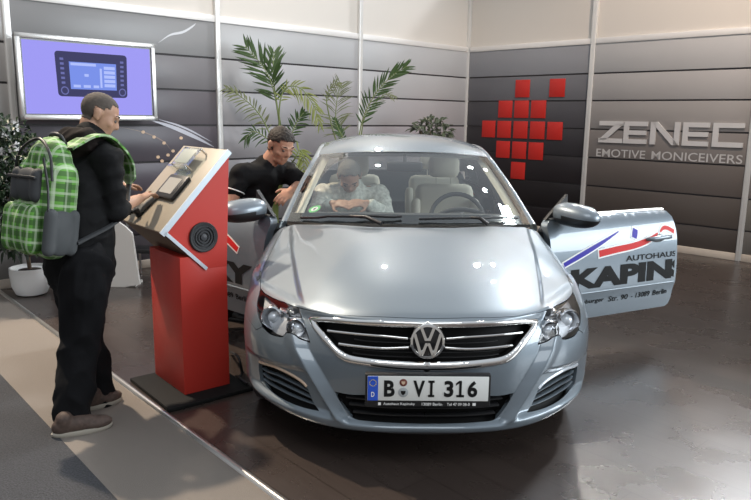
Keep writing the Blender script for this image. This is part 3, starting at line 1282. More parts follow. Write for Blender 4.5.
# rear screen and boot lid
RB = np.array([(0, 4.20, 1.045), (.2, 4.19, 1.044), (.4, 4.175, 1.041), (.55, 4.16, 1.037), (.665, 4.15, 1.033)])
RTp = np.array([(0, 3.58, 1.305), (.2, 3.58, 1.303), (.4, 3.576, 1.290), (.53, 3.572, 1.272), (.602, 3.57, 1.255)])
sgrid('rear_screen', np.array([RTp, (RTp*.5+RB*.5)+np.array([0, 0, .02]), RB]), M_glass, 12, 16, flip=True)
BL = np.array([RB+np.array([0, .005, -.004]),
               [(0, 4.50, 1.035), (.22, 4.49, 1.034), (.44, 4.465, 1.030), (.60, 4.43, 1.020), (.72, 4.39, 1.0)],
               [(0, 4.73, 1.030), (.22, 4.715, 1.028), (.44, 4.67, 1.020), (.60, 4.61, 1.005), (.735, 4.53, .98)],
               [(0, 4.765, .985), (.22, 4.75, .985), (.44, 4.70, .980), (.61, 4.635, .968), (.765, 4.54, .95)],
               [(0, 4.74, .80), (.22, 4.73, .80), (.44, 4.69, .80), (.62, 4.62, .80), (.80, 4.50, .80)],
               [(0, 4.72, .66), (.22, 4.71, .66), (.44, 4.675, .66), (.63, 4.61, .66), (.82, 4.49, .66)]])
sgrid('boot_lid', BL, M_paint, 40, 24, flip=True)
RBm = np.array([[(0, 4.72, .66), (.22, 4.71, .66), (.44, 4.675, .66), (.63, 4.61, .66), (.82, 4.49, .66), (.885, 4.28, .66)],
                [(0, 4.80, .60), (.22, 4.79, .60), (.45, 4.755, .60), (.66, 4.67, .60), (.84, 4.51, .60), (.905, 4.28, .60)],
                [(0, 4.80, .45), (.22, 4.79, .45), (.45, 4.755, .45), (.66, 4.67, .45), (.84, 4.51, .45), (.91, 4.28, .45)],
                [(0, 4.77, .30), (.22, 4.76, .30), (.45, 4.73, .30), (.65, 4.65, .30), (.83, 4.50, .30), (.90, 4.28, .30)],
                [(0, 4.68, .20), (.22, 4.67, .20), (.43, 4.64, .20), (.61, 4.57, .20), (.77, 4.45, .20), (.84, 4.28, .20)]])
sgrid('rear_bumper', RBm, M_paint, 30, 34, flip=True)
for s in (1, -1):
    P0 = np.array([(.50, 4.70, .0), (.64, 4.625, .0), (.79, 4.52, .0), (.865, 4.36, .0)])
    G = np.array([P0+np.array([.0, .006, z]) for z in (.92, .87, .82, .77)])
    sgrid('tail_lamp', G, mat('tail_lamp_red', (.35, .01, .012), .15, coat=1.0), 8, 16, both=False, mirror=s < 0, flip=True, thick=.03)

# ---- body side
SZ = np.array([.18, .22, .27, .335, .405, .445, .52, .62, .72, .79, .84, .885, .925, .945])
SP = np.array([-.070, -.045, -.032, -.021, -.010, .004, .004, .000, -.009, -.022, -.040, -.064, -.096, -.128])
SY = np.array([1.45, 1.8, 2.2, 2.6, 3.0, 3.4, 3.8, 4.05, 4.28, 4.5])
SW = np.array([.918, .922, .926, .928, .928, .926, .920, .912, .898, .86])


def side_x(y, z):
    w = spl_eval(SW, np.interp(y, SY, np.arange(len(SY))))
    # profile is kept piecewise smooth with a crisp crease at z = .445
    lo = np.interp(z, SZ[:6], SP[:6])
    hi = spl_eval(SP[5:], np.interp(z, SZ[5:], np.arange(len(SZ)-5)))
    return w+np.where(z < .445, lo, hi)


def S_pt(y, z):
    y = np.asarray(y, float)
    z = np.asarray(z, float)
    return np.stack([side_x(y, z), y, z], -1)


def S_n(y, z, e=.006):
    a = S_pt(y+e, z)-S_pt(y-e, z)
    b = S_pt(y, z+e)-S_pt(y, z-e)
    n = np.cross(a, b)
    return n/(np.linalg.norm(n, axis=-1)[..., None])


def side_panel(name, m, loop, parent=None, mirror=False, off=0.0, rim=.02, origin=(0, 0, 0), step=.035, inner=False):
    vo, fo = cdt_region(loop, (), step)
    P = S_pt(vo[:, 0], vo[:, 1])
    N = S_n(vo[:, 0], vo[:, 1])
    P = P+N*off
    F2 = []
    for f in fo:
        a, b, c = P[list(f[:3])]
        F2.append(f if np.cross(b-a, c-a) @ N[f[0]] > 0 else f[::-1])
    edges = {}
    for f in F2:
        for i in range(3):
            edges[(f[i], f[(i+1) % 3])] = 1
    bdr = [e for e in edges if (e[1], e[0]) not in edges]
    n = len(P)
    Q = P-np.array([rim, 0, 0])
    faces = list(F2)+[(b, a, a+n, b+n) for a, b in bdr]
    if inner:
        faces += [tuple(i+n for i in f[::-1]) for f in F2]
    V = np.concatenate([P, Q])-np.array(origin)
    if mirror:
        V = (V+np.array(origin))*np.array([-1, 1, 1])-np.array(origin)*np.array([-1, 1, 1])
        faces = [f[::-1] for f in faces]
    return obj(name, V, faces, m, parent or car, 40)


def rect(y0, y1, z0, z1, k=14):
    L = [(y, z0) for y in np.linspace(y0, y1, k)]+[(y1, z) for z in np.linspace(z0, z1, k)[1:]]
    L += [(y, z1) for y in np.linspace(y1, y0, k)[1:]]+[(y0, z) for z in np.linspace(z1, z0, k)[1:-1]]
    return [np.array(p) for p in L]


DY0, DY1 = 1.462, 2.60
DZ0, DZ1 = .262, .942
sill = rect(1.452, 3.48, .182, .258, 30)
rdoor = rect(2.61, 3.46, .262, .942)
arc = [np.array((3.64+.385*math.cos(a), .335+.385*math.sin(a))) for a in np.linspace(math.radians(193), math.radians(-23), 24)]
quarter = [np.array((3.47, z)) for z in np.linspace(.942, .44, 12)]+[p for p in arc if p[1] > .2 and p[0] > 3.25 and not (p[0] < 3.47 and p[1] < .44)]
quarter = [np.array((3.47, z)) for z in np.linspace(.942, .70, 8)]+[p for p in arc if p[0] > 3.475]
quarter += [np.array((4.28, z)) for z in np.linspace(.2, .66, 8)]+[np.array((4.48, z)) for z in np.linspace(.665, .942, 6)]+[np.array((y, .942)) for y in np.linspace(4.4, 3.55, 10)]
flank = [np.array((3.467, z)) for z in np.linspace(.64, .27, 8)]
for mirror in (False, True):
    side_panel('sill', M_paint, sill, mirror=mirror, rim=.05)
    side_panel('rear_door', M_paint, rdoor, mirror=mirror, rim=.03)
    side_panel('rear_quarter', M_paint, quarter, mirror=mirror, rim=.03)
    s = -1 if mirror else 1
    # shelf between belt line and glass, rear door glass, pillar between the doors
    Y = np.linspace(2.6, 4.15, 14)
    rail = np.array([np.interp(Y, PI_OUT[:, 1], PI_OUT[:, k]) for k in range(3)]).T
    belt = S_pt(Y, np.full(14, .942))
    b = MB()
    g = [belt*np.array([s, 1, 1]), (belt-np.array([.03, 0, -.012]))*np.array([s, 1, 1])]
    b.grid(g)
    b.build('belt_trim', M_chrome, car, 60)
    k = 9
    g2 = [(belt[:k]-np.array([.03, 0, -.012]))*np.array([s, 1, 1]), (belt[:k]*.5+rail[:k]*.5+np.array([.004, 0, 0]))*np.array([s, 1, 1]), (rail[:k]-np.array([.03, 0, .015]))*np.array([s, 1, 1])]
    b = MB()
    b.grid(g2)
    b.build('rear_side_glass', M_glass, car, 60)
    g3 = [(belt[k-1:]-np.array([.03, 0, -.012]))*np.array([s, 1, 1]), (belt[k-1:]*.5+rail[k-1:]*.5)*np.array([s, 1, 1]), (rail[k-1:]-np.array([.012, 0, .004]))*np.array([s, 1, 1])]
    b = MB()
    b.grid(g3)
    b.build('rear_pillar', M_paint, car, 60)
    b = MB()
    b.add([(s*x, y, z) for x, y, z in ((.86, 2.50, .20), (.86, 2.60, .20), (.79, 2.60, .93), (.79, 2.53, .93), (.80, 2.50, .20), (.80, 2.60, .20), (.73, 2.60, .93), (.73, 2.53, .93))],
          [(0, 1, 2, 3), (7, 6, 5, 4), (0, 3, 7, 4), (1, 5, 6, 2), (3, 2, 6, 7), (0, 4, 5, 1)])
    b.add([(s*x, y, z) for x, y, z in ((.79, 2.53, .93), (.79, 2.60, .93), (.635, 2.62, 1.30), (.635, 2.56, 1.30), (.75, 2.53, .93), (.75, 2.60, .93), (.60, 2.62, 1.30), (.60, 2.56, 1.30))],
          [(0, 1, 2, 3), (7, 6, 5, 4), (0, 3, 7, 4), (1, 5, 6, 2), (3, 2, 6, 7), (0, 4, 5, 1)])
    b.build('centre_pillar', M_black, car, 30)
    # front hinge pillar
    MB().add([(s*x, y, z) for x, y, z in ((.88, 1.46, .20), (.78, 1.52, .20), (.70, 1.56, .80), (.80, 1.49, .80), (.78, 1.40, .20), (.70, 1.42, .80))],
             [(0, 1, 2, 3), (4, 5, 2, 1), (0, 3, 5, 4), (3, 2, 5), (0, 4, 1)]).build('hinge_pillar', M_black, car, 30)

# floor pan, firewall, cowl
MB().box(-.84, .84, 1.30, 4.55, .17, .22).build('floor_pan', M_black, car)
MB().box(-.64, .64, 1.30, 1.36, .2, .86).build('bulkhead', M_black, car)
cw = MB()
hoodend = np.array([(0, 1.095, .932), (.15, 1.105, .932), (.30, 1.14, .930), (.44, 1.205, .925), (.60, 1.31, .914), (.75, 1.44, .902)])
hoodfront = hoodend-np.array([0, .06, .03])*np.array([1, 1, 1, 1, .6, .1])[:, None]
for s in (1, -1):
    m_ = np.array([s, 1, 1])
    cw.grid([spline(hoodfront*m_, 24), spline(hoodend*m_, 24), spline((WB+np.array([0, .0, -.006]))*m_, 24), spline((WB+np.array([0, .05, -.02]))*m_, 24)])
cw.build('cowl_panel', M_deep, car, 50)


def on_ws(x, t, lift):
    """point on the windscreen: x across, t up"""
    row = spline(WS, 81)[int(round(t*80))]
    ax = abs(x)
    p = np.array([ax, np.interp(ax, row[:, 0], row[:, 1]), np.interp(ax, row[:, 0], row[:, 2])])
    p = p+np.array([0, -.38, .92])*lift
    return p*np.array([1 if x >= 0 else -1, 1, 1])


for (x0, t0, x1, t1, ax, at) in ((-.66, .010, -.06, .045, -.18, -.01), (.04, .022, .66, .035, .44, -.01)):
    w = empty('wiper', (0, 0, 0), 0, car)
    pts = [on_ws(x0+(x1-x0)*k, t0+(t1-t0)*k, .016+.008*math.sin(k*PI)) for k in np.linspace(0, 1, 12)]
    MB().tube(pts, .0075, 6).build('wiper_blade', M_black, w, 60)
    c = on_ws((x0+x1)/2, (t0+t1)/2, .028)
    a = on_ws(ax, 0, .02)+np.array([0, -.06, -.01])
    MB().tube([a, (a+c)/2+np.array([0, -.008, .018]), c], [.013, .011, .007], 8).build('wiper_arm', M_black, w, 60)

# green disc sticker low on the passenger side of the screen
stc = None
d = ray(314, 207.5)
dc = np.array([d @ CT, d @ CB, d[2]])
n_ws = np.cross(WS[0][4]-WS[0][3], WS[4][3]-WS[0][3])
n_ws /= np.linalg.norm(n_ws)
if n_ws[1] > 0:
    n_ws = -n_ws
n_l = n_ws*np.array([-1, 1, 1])
p0 = WS[0][4]*np.array([-1, 1, 1])
tt = ((p0-CAMC) @ n_l)/(dc @ n_l)
stc = CAMC+dc*tt-n_l*.012
Ms = frame(stc, np.cross([0, 0, 1.0], n_l), np.cross(n_l, np.cross([0, 0, 1.0], n_l)))
st = MB().lathe([(.040, 0), (.040, .0015), (.001, .0015)], 28, Ms).build('emission_sticker', mat('sticker_green', (.10, .50, .14), .5), car)
MB().lathe([(.024, .0012), (.024, .0022), (.001, .0022)], 24, Ms).build('sticker_centre', M_white, st)
text_on(MB(), '4', Ms, -.009, .009, -.013, .013, .03, lift=.003).build('sticker_digit', M_ink, st)

# ---- interior
dash = []
for x in (-.74, -.5, -.25, 0, .25, .5, .74):
    yb = np.interp(abs(x), WB[:, 0], WB[:, 1])
    dash.append([(x, yb+.02, .925-.03*abs(x)), (x, yb+.16, .952-.03*abs(x)), (x, 1.70, .945), (x, 1.83, .900), (x, 1.84, .78), (x, 1.74, .60)])
sgrid('dashboard', dash, M_dash, 24, 30, both=False)
b = MB()
for k, x in enumerate((.23, .23)):
    pass
Mh = frame((.37, 1.82, .90), (1, 0, 0), (0, -.35, .94))
b = MB()
pts = [tuple(Mh @ Vector((x*.17, 0, 0))) for x in (0,)]
hood_arc = []
for a in np.linspace(math.radians(15), math.radians(165), 14):
    hood_arc.append(tuple(Vector((.37+.17*math.cos(a), 1.79, .885+.075*math.sin(a)))))
b.tube(hood_arc, .016, 8)
b.build('instrument_hood', M_dash, car, 60)
Msw = frame((.37, 1.985, .865), (1, 0, 0), (0, .42, .91))
sw = MB()
ringp = [tuple(Msw @ Vector((.185*math.cos(a), .185*math.sin(a), 0))) for a in np.linspace(0, 2*PI, 40, endpoint=False)]
sw.tube(ringp, .0155, 10, closed=True)
sw = sw.build('steering_wheel', M_dash, car, 60)
b = MB()
b.lathe([(.062, -.02), (.066, .005), (.05, .022), (.01, .026)], 24, Msw)
for a in (0, PI, -PI/2):
    b.tube([tuple(Msw @ Vector((.05*math.cos(a), .05*math.sin(a), 0))), tuple(Msw @ Vector((.18*math.cos(a), .18*math.sin(a), 0)))], [.02, .013], 8)
b.build('wheel_hub', M_dash, sw, 50)
MB().tube([tuple(Msw @ Vector((0, 0, -.01))), (.37, 1.74, .76)], .03, 10).build('steering_column', M_dash, car)
MB().box(-.10, .10, 1.70, 2.9, .22, .56, bev=.03).build('centre_console', M_dash, car)


def seat(x, y, cat_m):
    s = empty('front_seat' if y < 2.6 else 'rear_seat', (x, y, 0), 0, car)
    MB().box(-.25, .25, -.30, .25, .24, .50, bev=.06).build('cushion', cat_m, s, 50)
    Mb = Matrix.Translation((0, .24, .46)) @ Matrix.Rotation(math.radians(-20), 4, 'X')
    b = MB()
    b.box(-.235, .235, -.08, .07, 0, .60, M=Mb, bev=.06)
    b.build('backrest', cat_m, s, 50)
    for q in (-1, 1):
        MB().box(q*.235-.035, q*.235+.035, -.13, .03, .04, .46, M=Mb, bev=.03).build('bolster', cat_m, s, 50)
    b = MB()
    b.box(-.125, .125, -.06, .05, .66, .84, M=Mb, bev=.045)
    for q in (-.06, .06):
        b.tube([tuple(Mb @ Vector((q, 0, .56))), tuple(Mb @ Vector((q, 0, .70)))], .007, 6)
    b.build('headrest', cat_m, s, 50)


seat(-.37, 2.42, M_beige)
seat(.37, 2.42, M_beige)
seat(-.37, 3.28, M_beige)
seat(.37, 3.28, M_beige)
rm = MB().box(-.125, .125, 2.02, 2.05, 1.185, 1.255, bev=.02).build('interior_mirror', M_black, car, 50)
MB().tube([(0, 2.04, 1.24), (0, 2.06, 1.30)], .012, 8).build('mirror_stem', M_black, rm)
for s in (1, -1):
    MB().box(s*.37-.17, s*.37+.17, 2.20, 2.36, 1.275, 1.290, M=None, bev=.006).build('sun_visor', M_liner, car, 40)

# aerial fin on the roof
MB().add([(-.012, 3.28, 1.36), (.012, 3.28, 1.36), (.012, 3.44, 1.33), (-.012, 3.44, 1.33), (0, 3.40, 1.405), (0, 3.43, 1.40)],
         [(0, 1, 4), (1, 2, 5, 4), (3, 0, 4, 5), (2, 3, 5), (0, 3, 2, 1)]).build('aerial', M_paint, car, 30)

# ---- wheels
for (x, y) in ((.755, .93), (-.755, .93), (.77, 3.64), (-.77, 3.64)):
    s = 1 if x > 0 else -1
    w = empty('wheel', (x, y, .325), 0, car)
    Mw = Matrix(((0, 0, s, 0), (1, 0, 0, 0), (0, s, 0, 0), (0, 0, 0, 1)))
    MB().lathe([(.225, -.105), (.29, -.112), (.315, -.095), (.325, -.06), (.325, .06), (.315, .095), (.29, .112), (.225, .105), (.215, .0)], 48, Mw).build('tyre', M_rubber, w, 40)
    b = MB()
    b.lathe([(.228, .085), (.222, .098), (.212, .098), (.205, .07), (.20, .0), (.10, -.02), (.02, -.02)], 40, Mw)
    for k in range(10):
        a = 2*PI*k/10
        c, sn = math.cos(a), math.sin(a)
        b.tube([tuple(Mw @ Vector((.04*c, .04*sn, .075))), tuple(Mw @ Vector((.13*c, .13*sn, .088))), tuple(Mw @ Vector((.213*c, .213*sn, .082)))], [.016, .013, .014], 6)
    b.lathe([(.05, .06), (.05, .085), (.03, .094), (.005, .095)], 24, Mw)
    b.build('rim', M_alu, w, 40)
    b = MB()
    n = 20
    pr = [(.39, -.14), (.39, .10)]
    v = []
    f = []
    for i in range(n+1):
        a = math.radians(-15)+math.radians(210)*i/n
        for h in (-.16, .085):
            v.append((s*h, .392*math.cos(a), .392*math.sin(a)+.01))
    for i in range(n):
        f.append((2*i, 2*i+1, 2*i+3, 2*i+2))
    b.add(v, f)
    b.add(v[0::2], [tuple(range(n+1))])
    b.build('wheel_liner', M_black, w, 60)

# ---- front doors, swung open
HINGE = np.array([.895, 1.465, 0])
door_loop = [(DY0, z) for z in np.linspace(.30, .885, 14)]+[(DY0+.012, .905), (DY0+.045, .925)]
door_loop += [(y, .925+(DZ1-.925)*min(1, (y-DY0)/.3)) for y in np.linspace(DY0+.12, DY1-.05, 14)]+[(DY1-.018, .935), (DY1, .90)]
door_loop += [(DY1, z) for z in np.linspace(.86, .32, 14)]+[(DY1-.012, .28), (DY1-.04, DZ0)]
door_loop += [(y, DZ0) for y in np.linspace(DY1-.1, DY0+.05, 14)]+[(DY0+.012, .275)]
door_loop = [np.array(p) for p in door_loop]


def make_door(mirror, angle):
    s = -1 if mirror else 1
    o3 = HINGE
    d = empty('front_door', HINGE*np.array([s, 1, 1]), -s*math.radians(angle), car)
    mr = np.array([s, 1, 1])
    side_panel('door_skin', M_paint, door_loop, d, mirror, rim=.055, origin=o3)
    side_panel('door_lining', M_dash, shrink(door_loop, .012), d, mirror, off=-.056, rim=.055, origin=o3, inner=True)
    def L(p):
        return (np.array(p)-o3)*mr

    def sk(y, z, off=.002):
        y = np.array([float(y)])
        z = np.array([float(z)])
        return L((S_pt(y, z)+S_n(y, z)*off)[0])
    # belt moulding, black
    b = MB()
    yy = np.linspace(DY0+.05, DY1-.03, 16)
    zb = [.925+(DZ1-.925)*min(1, (y-DY0)/.3) for y in yy]
    G = []
    for a in np.linspace(0, 2*PI, 8, endpoint=False):
        G.append([sk(y, z, 0)+np.array([-s*.028+s*.030*math.cos(a), 0, .004+.008*math.sin(a)]) for y, z in zip(yy, zb)])
    G = np.swapaxes(np.array(G), 0, 1)
    b.grid(G, closed_u=True)
    b.build('belt_moulding', M_alu if not mirror else M_alu, d, 50)
    # crease strip
    b = MB()
    G = []
    for a in np.linspace(0, 2*PI, 8, endpoint=False):
        G.append([sk(y, .449+.006*math.sin(a), .001+.005*math.cos(a)) for y in np.linspace(DY0+.03, DY1-.02, 20)])
    b.grid(np.swapaxes(np.array(G), 0, 1), closed_u=True)
    b.build('crease_strip', M_paint, d, 60)
    # handle
    b = MB()
    hy0, hy1, hz = DY1-.30, DY1-.085, .765
    pts = [sk(hy0, hz, .0), sk(hy0+.02, hz, .030), sk((hy0+hy1)/2, hz+.004, .040), sk(hy1-.02, hz+.004, .032), sk(hy1, hz+.004, .0)]
    b.tube(spline(np.array(pts), 18), [.010+.006*math.sin(PI*k/17) for k in range(18)], 10)
    b.build('door_handle', M_paint, d, 60)
    b = MB()
    ring_ = [sk((hy0+hy1)/2+.075*math.cos(a), hz+.026*math.sin(a), .0025) for a in np.linspace(0, 2*PI, 24, endpoint=False)]
    b.add(ring_, [tuple(range(24))])
    b.build('handle_recess', M_dash, d)  # flat dark oval on the skin: the recess shade is coloured in
    # mirror
    tri = [(.035, .93), (.215, .945), (.205, 1.085)]
    b = MB()
    v = [L((.80, DY0+y, z)) for y, z in tri]+[L((.775, DY0+y, z)) for y, z in tri]
    b.add(v, [(0, 1, 2), (5, 4, 3), (0, 3, 4, 1), (1, 4, 5, 2), (2, 5, 3, 0)])
    b.build('mirror_triangle', M_black, d, 30)
    mo = empty('door_mirror', L((.80, DY0+.13, .940)), 0, d)
    def E(c, r, n=22, k=14, cut=None, flat=None):
        v = []
        f = []
        for i in range(k+1):
            th = PI*i/k
            for j in range(n):
                a = 2*PI*j/n
                sx, sy, sz = math.sin(th)*math.cos(a), math.sin(th)*math.sin(a), math.cos(th)
                p = [c[0]+r[0]*np.sign(sx)*abs(sx)**.75, c[1]+r[1]*sy, c[2]+r[2]*np.sign(sz)*abs(sz)**.85]
                v.append(p)
        for i in range(k):
            for j in range(n):
                f.append((i*n+j, (i+1)*n+j, (i+1)*n+(j+1) % n, i*n+(j+1) % n))
        return v, f
    # housing direction follows the door; local x outwards
    v, f = E((.165, .0, .032), (.158, .09, .074))
    v = [(p[0]*s, p[1]+.02*(p[0]-.15)/.13, p[2]+.012*(-(p[0]-.15)/.13) if p[2] > .03 else p[2]) for p in v]
    hs = MB().add(v, f).build('mirror_housing', [M_paint, M_black], mo, 60)
    for pg in hs.data.polygons:
        if pg.center.z < .022:
            pg.material_index = 1
    MB().add([(p[0]*s*.86+s*.021, p[1]*.6+.055, (p[2]-.04)*.8+.04) for p in E((.165, 0, .04), (.15, .03, .068))[0]], f).build('mirror_glass', M_chrome, mo, 60)
    MB().tube([(s*.0, .0, -.02), (s*.03, .0, .0), (s*.075, 0, .012)], [.03, .026, .022], 10).build('mirror_foot', M_black, mo, 60)
    if True:
        # decals, read front-to-rear on the driver's side and rear-to-front on the other
        def fn(x, z):
            y = DY0+x if not mirror else DY0+x
            return sk(y, z, .0022)
        def poly(mb, pts, grow=0.0, mi=0, lift=.0022):
            P = [np.array(p) for p in pts]
            if grow:
                P = shrink(P, -grow)
            mb.add([sk(DY0+p[0], p[1], lift) for p in P], [tuple(range(len(P)))], mi)
        WL = 1.115

        def words(s_, x0, x1, z0, z1, bold, name, clip=True):
            v, f = text_mesh(s_, bold)
            a, bb = v.min(0), v.max(0)
            w = (v-a)/(bb-a)
            if mirror:
                X = x1-(x1-x0)*w[:, 0]
            else:
                X = x0+(x1-x0)*w[:, 0]
            Z = z0+(z1-z0)*w[:, 1]
            bm = bmesh.new()
            vs = [bm.verts.new((X[i], Z[i], 0)) for i in range(len(X))]
            for q in f:
                try:
                    bm.faces.new([vs[i] for i in q])
                except ValueError:
                    pass
            for lim, nn in ((WL, 1), (.03, -1)):
                bmesh.ops.bisect_plane(bm, geom=list(bm.verts)+list(bm.edges)+list(bm.faces), plane_co=(lim, 0, 0), plane_no=(nn, 0, 0), clear_outer=True)
            bm.verts.index_update()
            b = MB()
            b.add([sk(DY0+q.co.x, q.co.y, .0024) for q in bm.verts], [tuple(q.index for q in fc.verts) for fc in bm.faces])
            bm.free()
            return b.build(name, M_ink, d, False, fix=False)
        sl = lambda x: x if not mirror else x
        words('KAPINSKY', *((.16, 1.70) if not mirror else (.10, 1.67)), .475, .615, .06, 'large_lettering')
        words('AUTOHAUS', .64, 1.125, .630, .668, .016, 'small_lettering')
        for w_, x0, x1 in (('Ahrenburger', .16, .48), ('Str. 90', .52, .70), ('- 13089', .73, .91), ('Berlin', .94, 1.08)):
            if mirror:
                x0, x1 = 1.24-x1, 1.24-x0
            words(w_, x0, x1, .362, .400, .016, 'address_lettering')

        def ribbon(pts, nm, m_):
            """painted stripe: (along, height, half width) stations; white border under it"""
            P = spline(np.array(pts), 22)
            for g, mm, lf, suffix in ((.010, M_white, .0018, '_border'), (0, m_, .0030, '')):
                b = MB()
                V_ = []
                for i, (x, z, h) in enumerate(P):
                    t_ = P[min(i+1, 21)][:2]-P[max(i-1, 0)][:2]
                    t_ = t_/np.linalg.norm(t_)
                    x2, z2 = x, z
                    if g and i == 0:
                        x2, z2 = x-t_[0]*g, z-t_[1]*g
                    if g and i == 21:
                        x2, z2 = x+t_[0]*g, z+t_[1]*g
                    w_ = h+g
                    V_ += [sk(DY0+min(1.12, x2-t_[1]*w_), z2+t_[0]*w_, lf), sk(DY0+min(1.12, x2+t_[1]*w_), z2-t_[0]*w_, lf)]
                b.add(V_, [(2*i, 2*i+1, 2*i+3, 2*i+2) for i in range(21)])
                b.build(nm+suffix, mm, d, False, fix=False)
        if not mirror:
            ribbon([(.10, .650, .014), (.25, .705, .016), (.42, .768, .012), (.59, .832, .003)], 'blue_stripe', M_dblue)
            ribbon([(.722, .782, .022), (.734, .812, .023), (.746, .838, .020)], 'blue_patch', M_dblue)
            ribbon([(.40, .700, .022), (.55, .716, .021), (.72, .732, .020), (.86, .760, .017), (.95, .800, .005)], 'red_stripe', M_dred)
            ribbon([(.975, .806, .006), (1.01, .828, .012), (1.05, .828, .014), (1.112, .800, .014)], 'red_wave', M_dred)
        else:
            ribbon([(.26, .700, .018), (.40, .762, .020), (.55, .800, .018), (.75, .815, .012)], 'red_stripe', M_dred)
            ribbon([(.90, .800, .020), (1.0, .800, .020), (1.10, .780, .014)], 'blue_stripe', M_dblue)
    return d


make_door(False, 63)
make_door(True, 46)
# =================================================================== STAND: floor, walls, posts
az1, az2 = math.radians(45.3), math.radians(-44.7)
D1 = np.array([-math.sin(az1), -math.cos(az1), 0])      # along the left wall, away from the corner
D2 = np.array([-math.sin(az2), -math.cos(az2), 0])      # along the right wall
N1 = np.array([-D1[1], D1[0], 0])
N1 = N1 if N1 @ (-np.array([0, 1, 0])) > 0 else -N1      # into the stand
N2 = np.array([-D2[1], D2[0], 0])
N2 = N2 if N2 @ (-np.array([0, 1, 0])) > 0 else -N2
KC = np.array([1.327, 10.665, 0])


def on_wall(px, py, w, off=0.0):
    D, N = (D1, N1) if w == 1 else (D2, N2)
    p = on_plane(px, py, KC+N*off, N)
    return (p-KC) @ D, p[2]


def wall_M(w):
    """local x along the wall from the corner, y up, z into the stand (may be left-handed: used for points only)"""
    D, N = (D1, N1) if w == 1 else (D2, N2)
    return Matrix(((D[0], 0, N[0], KC[0]), (D[1], 0, N[1], KC[1]), (0, 1, 0, 0), (0, 0, 0, 1)))


def structure(o):
    o['kind'] = 'structure'
    return o


def wood_floor():
    m = bpy.data.materials.new('dark_laminate')
    m.use_nodes = True
    nt = m.node_tree
    p = nt.nodes['Principled BSDF']
    t = nt.nodes.new('ShaderNodeTexCoord')
    mp = nt.nodes.new('ShaderNodeMapping')
    mp.inputs['Rotation'].default_value = (0, 0, math.radians(48))
    nt.links.new(t.outputs['Object'], mp.inputs[0])
    br = nt.nodes.new('ShaderNodeTexBrick')
    br.inputs['Scale'].default_value = 1.0
    br.inputs['Brick Width'].default_value = 1.3
    br.inputs['Row Height'].default_value = 0.19
    br.inputs['Mortar Size'].default_value = 0.0025
    br.inputs['Color1'].default_value = (0.040, 0.030, 0.026, 1)
    br.inputs['Color2'].default_value = (0.050, 0.038, 0.033, 1)
    br.inputs['Mortar'].default_value = (0.022, 0.016, 0.013, 1)
    nt.links.new(mp.outputs[0], br.inputs['Vector'])
    mp2 = nt.nodes.new('ShaderNodeMapping')
    mp2.inputs['Scale'].default_value = (2.0, 30, 1)
    nt.links.new(mp.outputs[0], mp2.inputs[0])
    n = nt.nodes.new('ShaderNodeTexNoise')
    n.inputs['Scale'].default_value = 2.5
    n.inputs['Detail'].default_value = 5
    nt.links.new(mp2.outputs[0], n.inputs['Vector'])
    mx = nt.nodes.new('ShaderNodeMix')
    mx.data_type = 'RGBA'
    mx.blend_type = 'MULTIPLY'
    mx.inputs[0].default_value = 0.55
    nt.links.new(br.outputs[0], mx.inputs[6])
    rp = nt.nodes.new('ShaderNodeValToRGB')
    rp.color_ramp.elements[0].color = (0.45, 0.42, 0.40, 1)
    rp.color_ramp.elements[1].color = (1.3, 1.25, 1.2, 1)
    nt.links.new(n.outputs['Fac'], rp.inputs[0])
    nt.links.new(rp.outputs[0], mx.inputs[7])
    nt.links.new(mx.outputs[2], p.inputs['Base Color'])
    n2 = nt.nodes.new('ShaderNodeTexNoise')
    n2.inputs['Scale'].default_value = 3.0
    n2.inputs['Detail'].default_value = 6
    nt.links.new(t.outputs['Object'], n2.inputs['Vector'])
    mr = nt.nodes.new('ShaderNodeMapRange')
    mr.inputs[3].default_value = 0.20
    mr.inputs[4].default_value = 0.36
    nt.links.new(n2.outputs['Fac'], mr.inputs[0])
    nt.links.new(mr.outputs[0], p.inputs['Roughness'])
    p.inputs['Specular IOR Level'].default_value = 0.8
    return m


M_floor = wood_floor()
M_carpet_l = mat('grey_carpet', (0.19, 0.165, 0.142), 0.95, bump=.5, bscale=300, vary=.10)
M_carpet_d = mat('charcoal_carpet', (0.044, 0.045, 0.050), 0.95, bump=1.0, bscale=120, vary=.8)
M_post = mat('silver_post', (0.66, 0.65, 0.63), 0.35, 0.35)
M_fabric = mat('cream_fabric', (0.63, 0.59, 0.54), 0.85)
M_groove = mat('seam_dark', (0.03, 0.026, 0.028), 0.6)
M_rail = mat('white_rail', (0.74, 0.72, 0.70), 0.4, 0.2)

td = np.array([.66, -.751, 0])
tn = np.array([.751, .66, 0])


def line_pt(s, t):
    """s metres across (tn), t metres along the edge strip"""
    return tn*s+td*t


def slab(name, s0, s1, t0, t1, z0, z1, m):
    P = [line_pt(s0, t0), line_pt(s1, t0), line_pt(s1, t1), line_pt(s0, t1)]
    v = [(p[0], p[1], z0) for p in P]+[(p[0], p[1], z1) for p in P]
    return structure(MB().add(v, [(3, 2, 1, 0), (4, 5, 6, 7), (0, 1, 5, 4), (1, 2, 6, 5), (2, 3, 7, 6), (3, 0, 4, 7)]).build(name, m, None, False))


slab('floor', 1.472, 14, -9, 9, -.05, 0, M_floor)
slab('floor_aisle', .95, 1.452, -9, 9, -.05, 0, M_carpet_l)
slab('floor_aisle_carpet', -7, .95, -9, 9, -.05, .001, M_carpet_d)
E_ = MB()
prof = [(1.445, 0), (1.450, .012), (1.462, .016), (1.474, .012), (1.479, 0)]
G = [[line_pt(s, t)+np.array([0, 0, z]) for s, z in prof] for t in np.linspace(-9, 9, 13)]
structure(E_.grid(G).build('trim_1', M_alu, None, 60))

SEAM = [.065, .34, .70, 1.065, 1.43, 1.79, 2.13, 2.505]


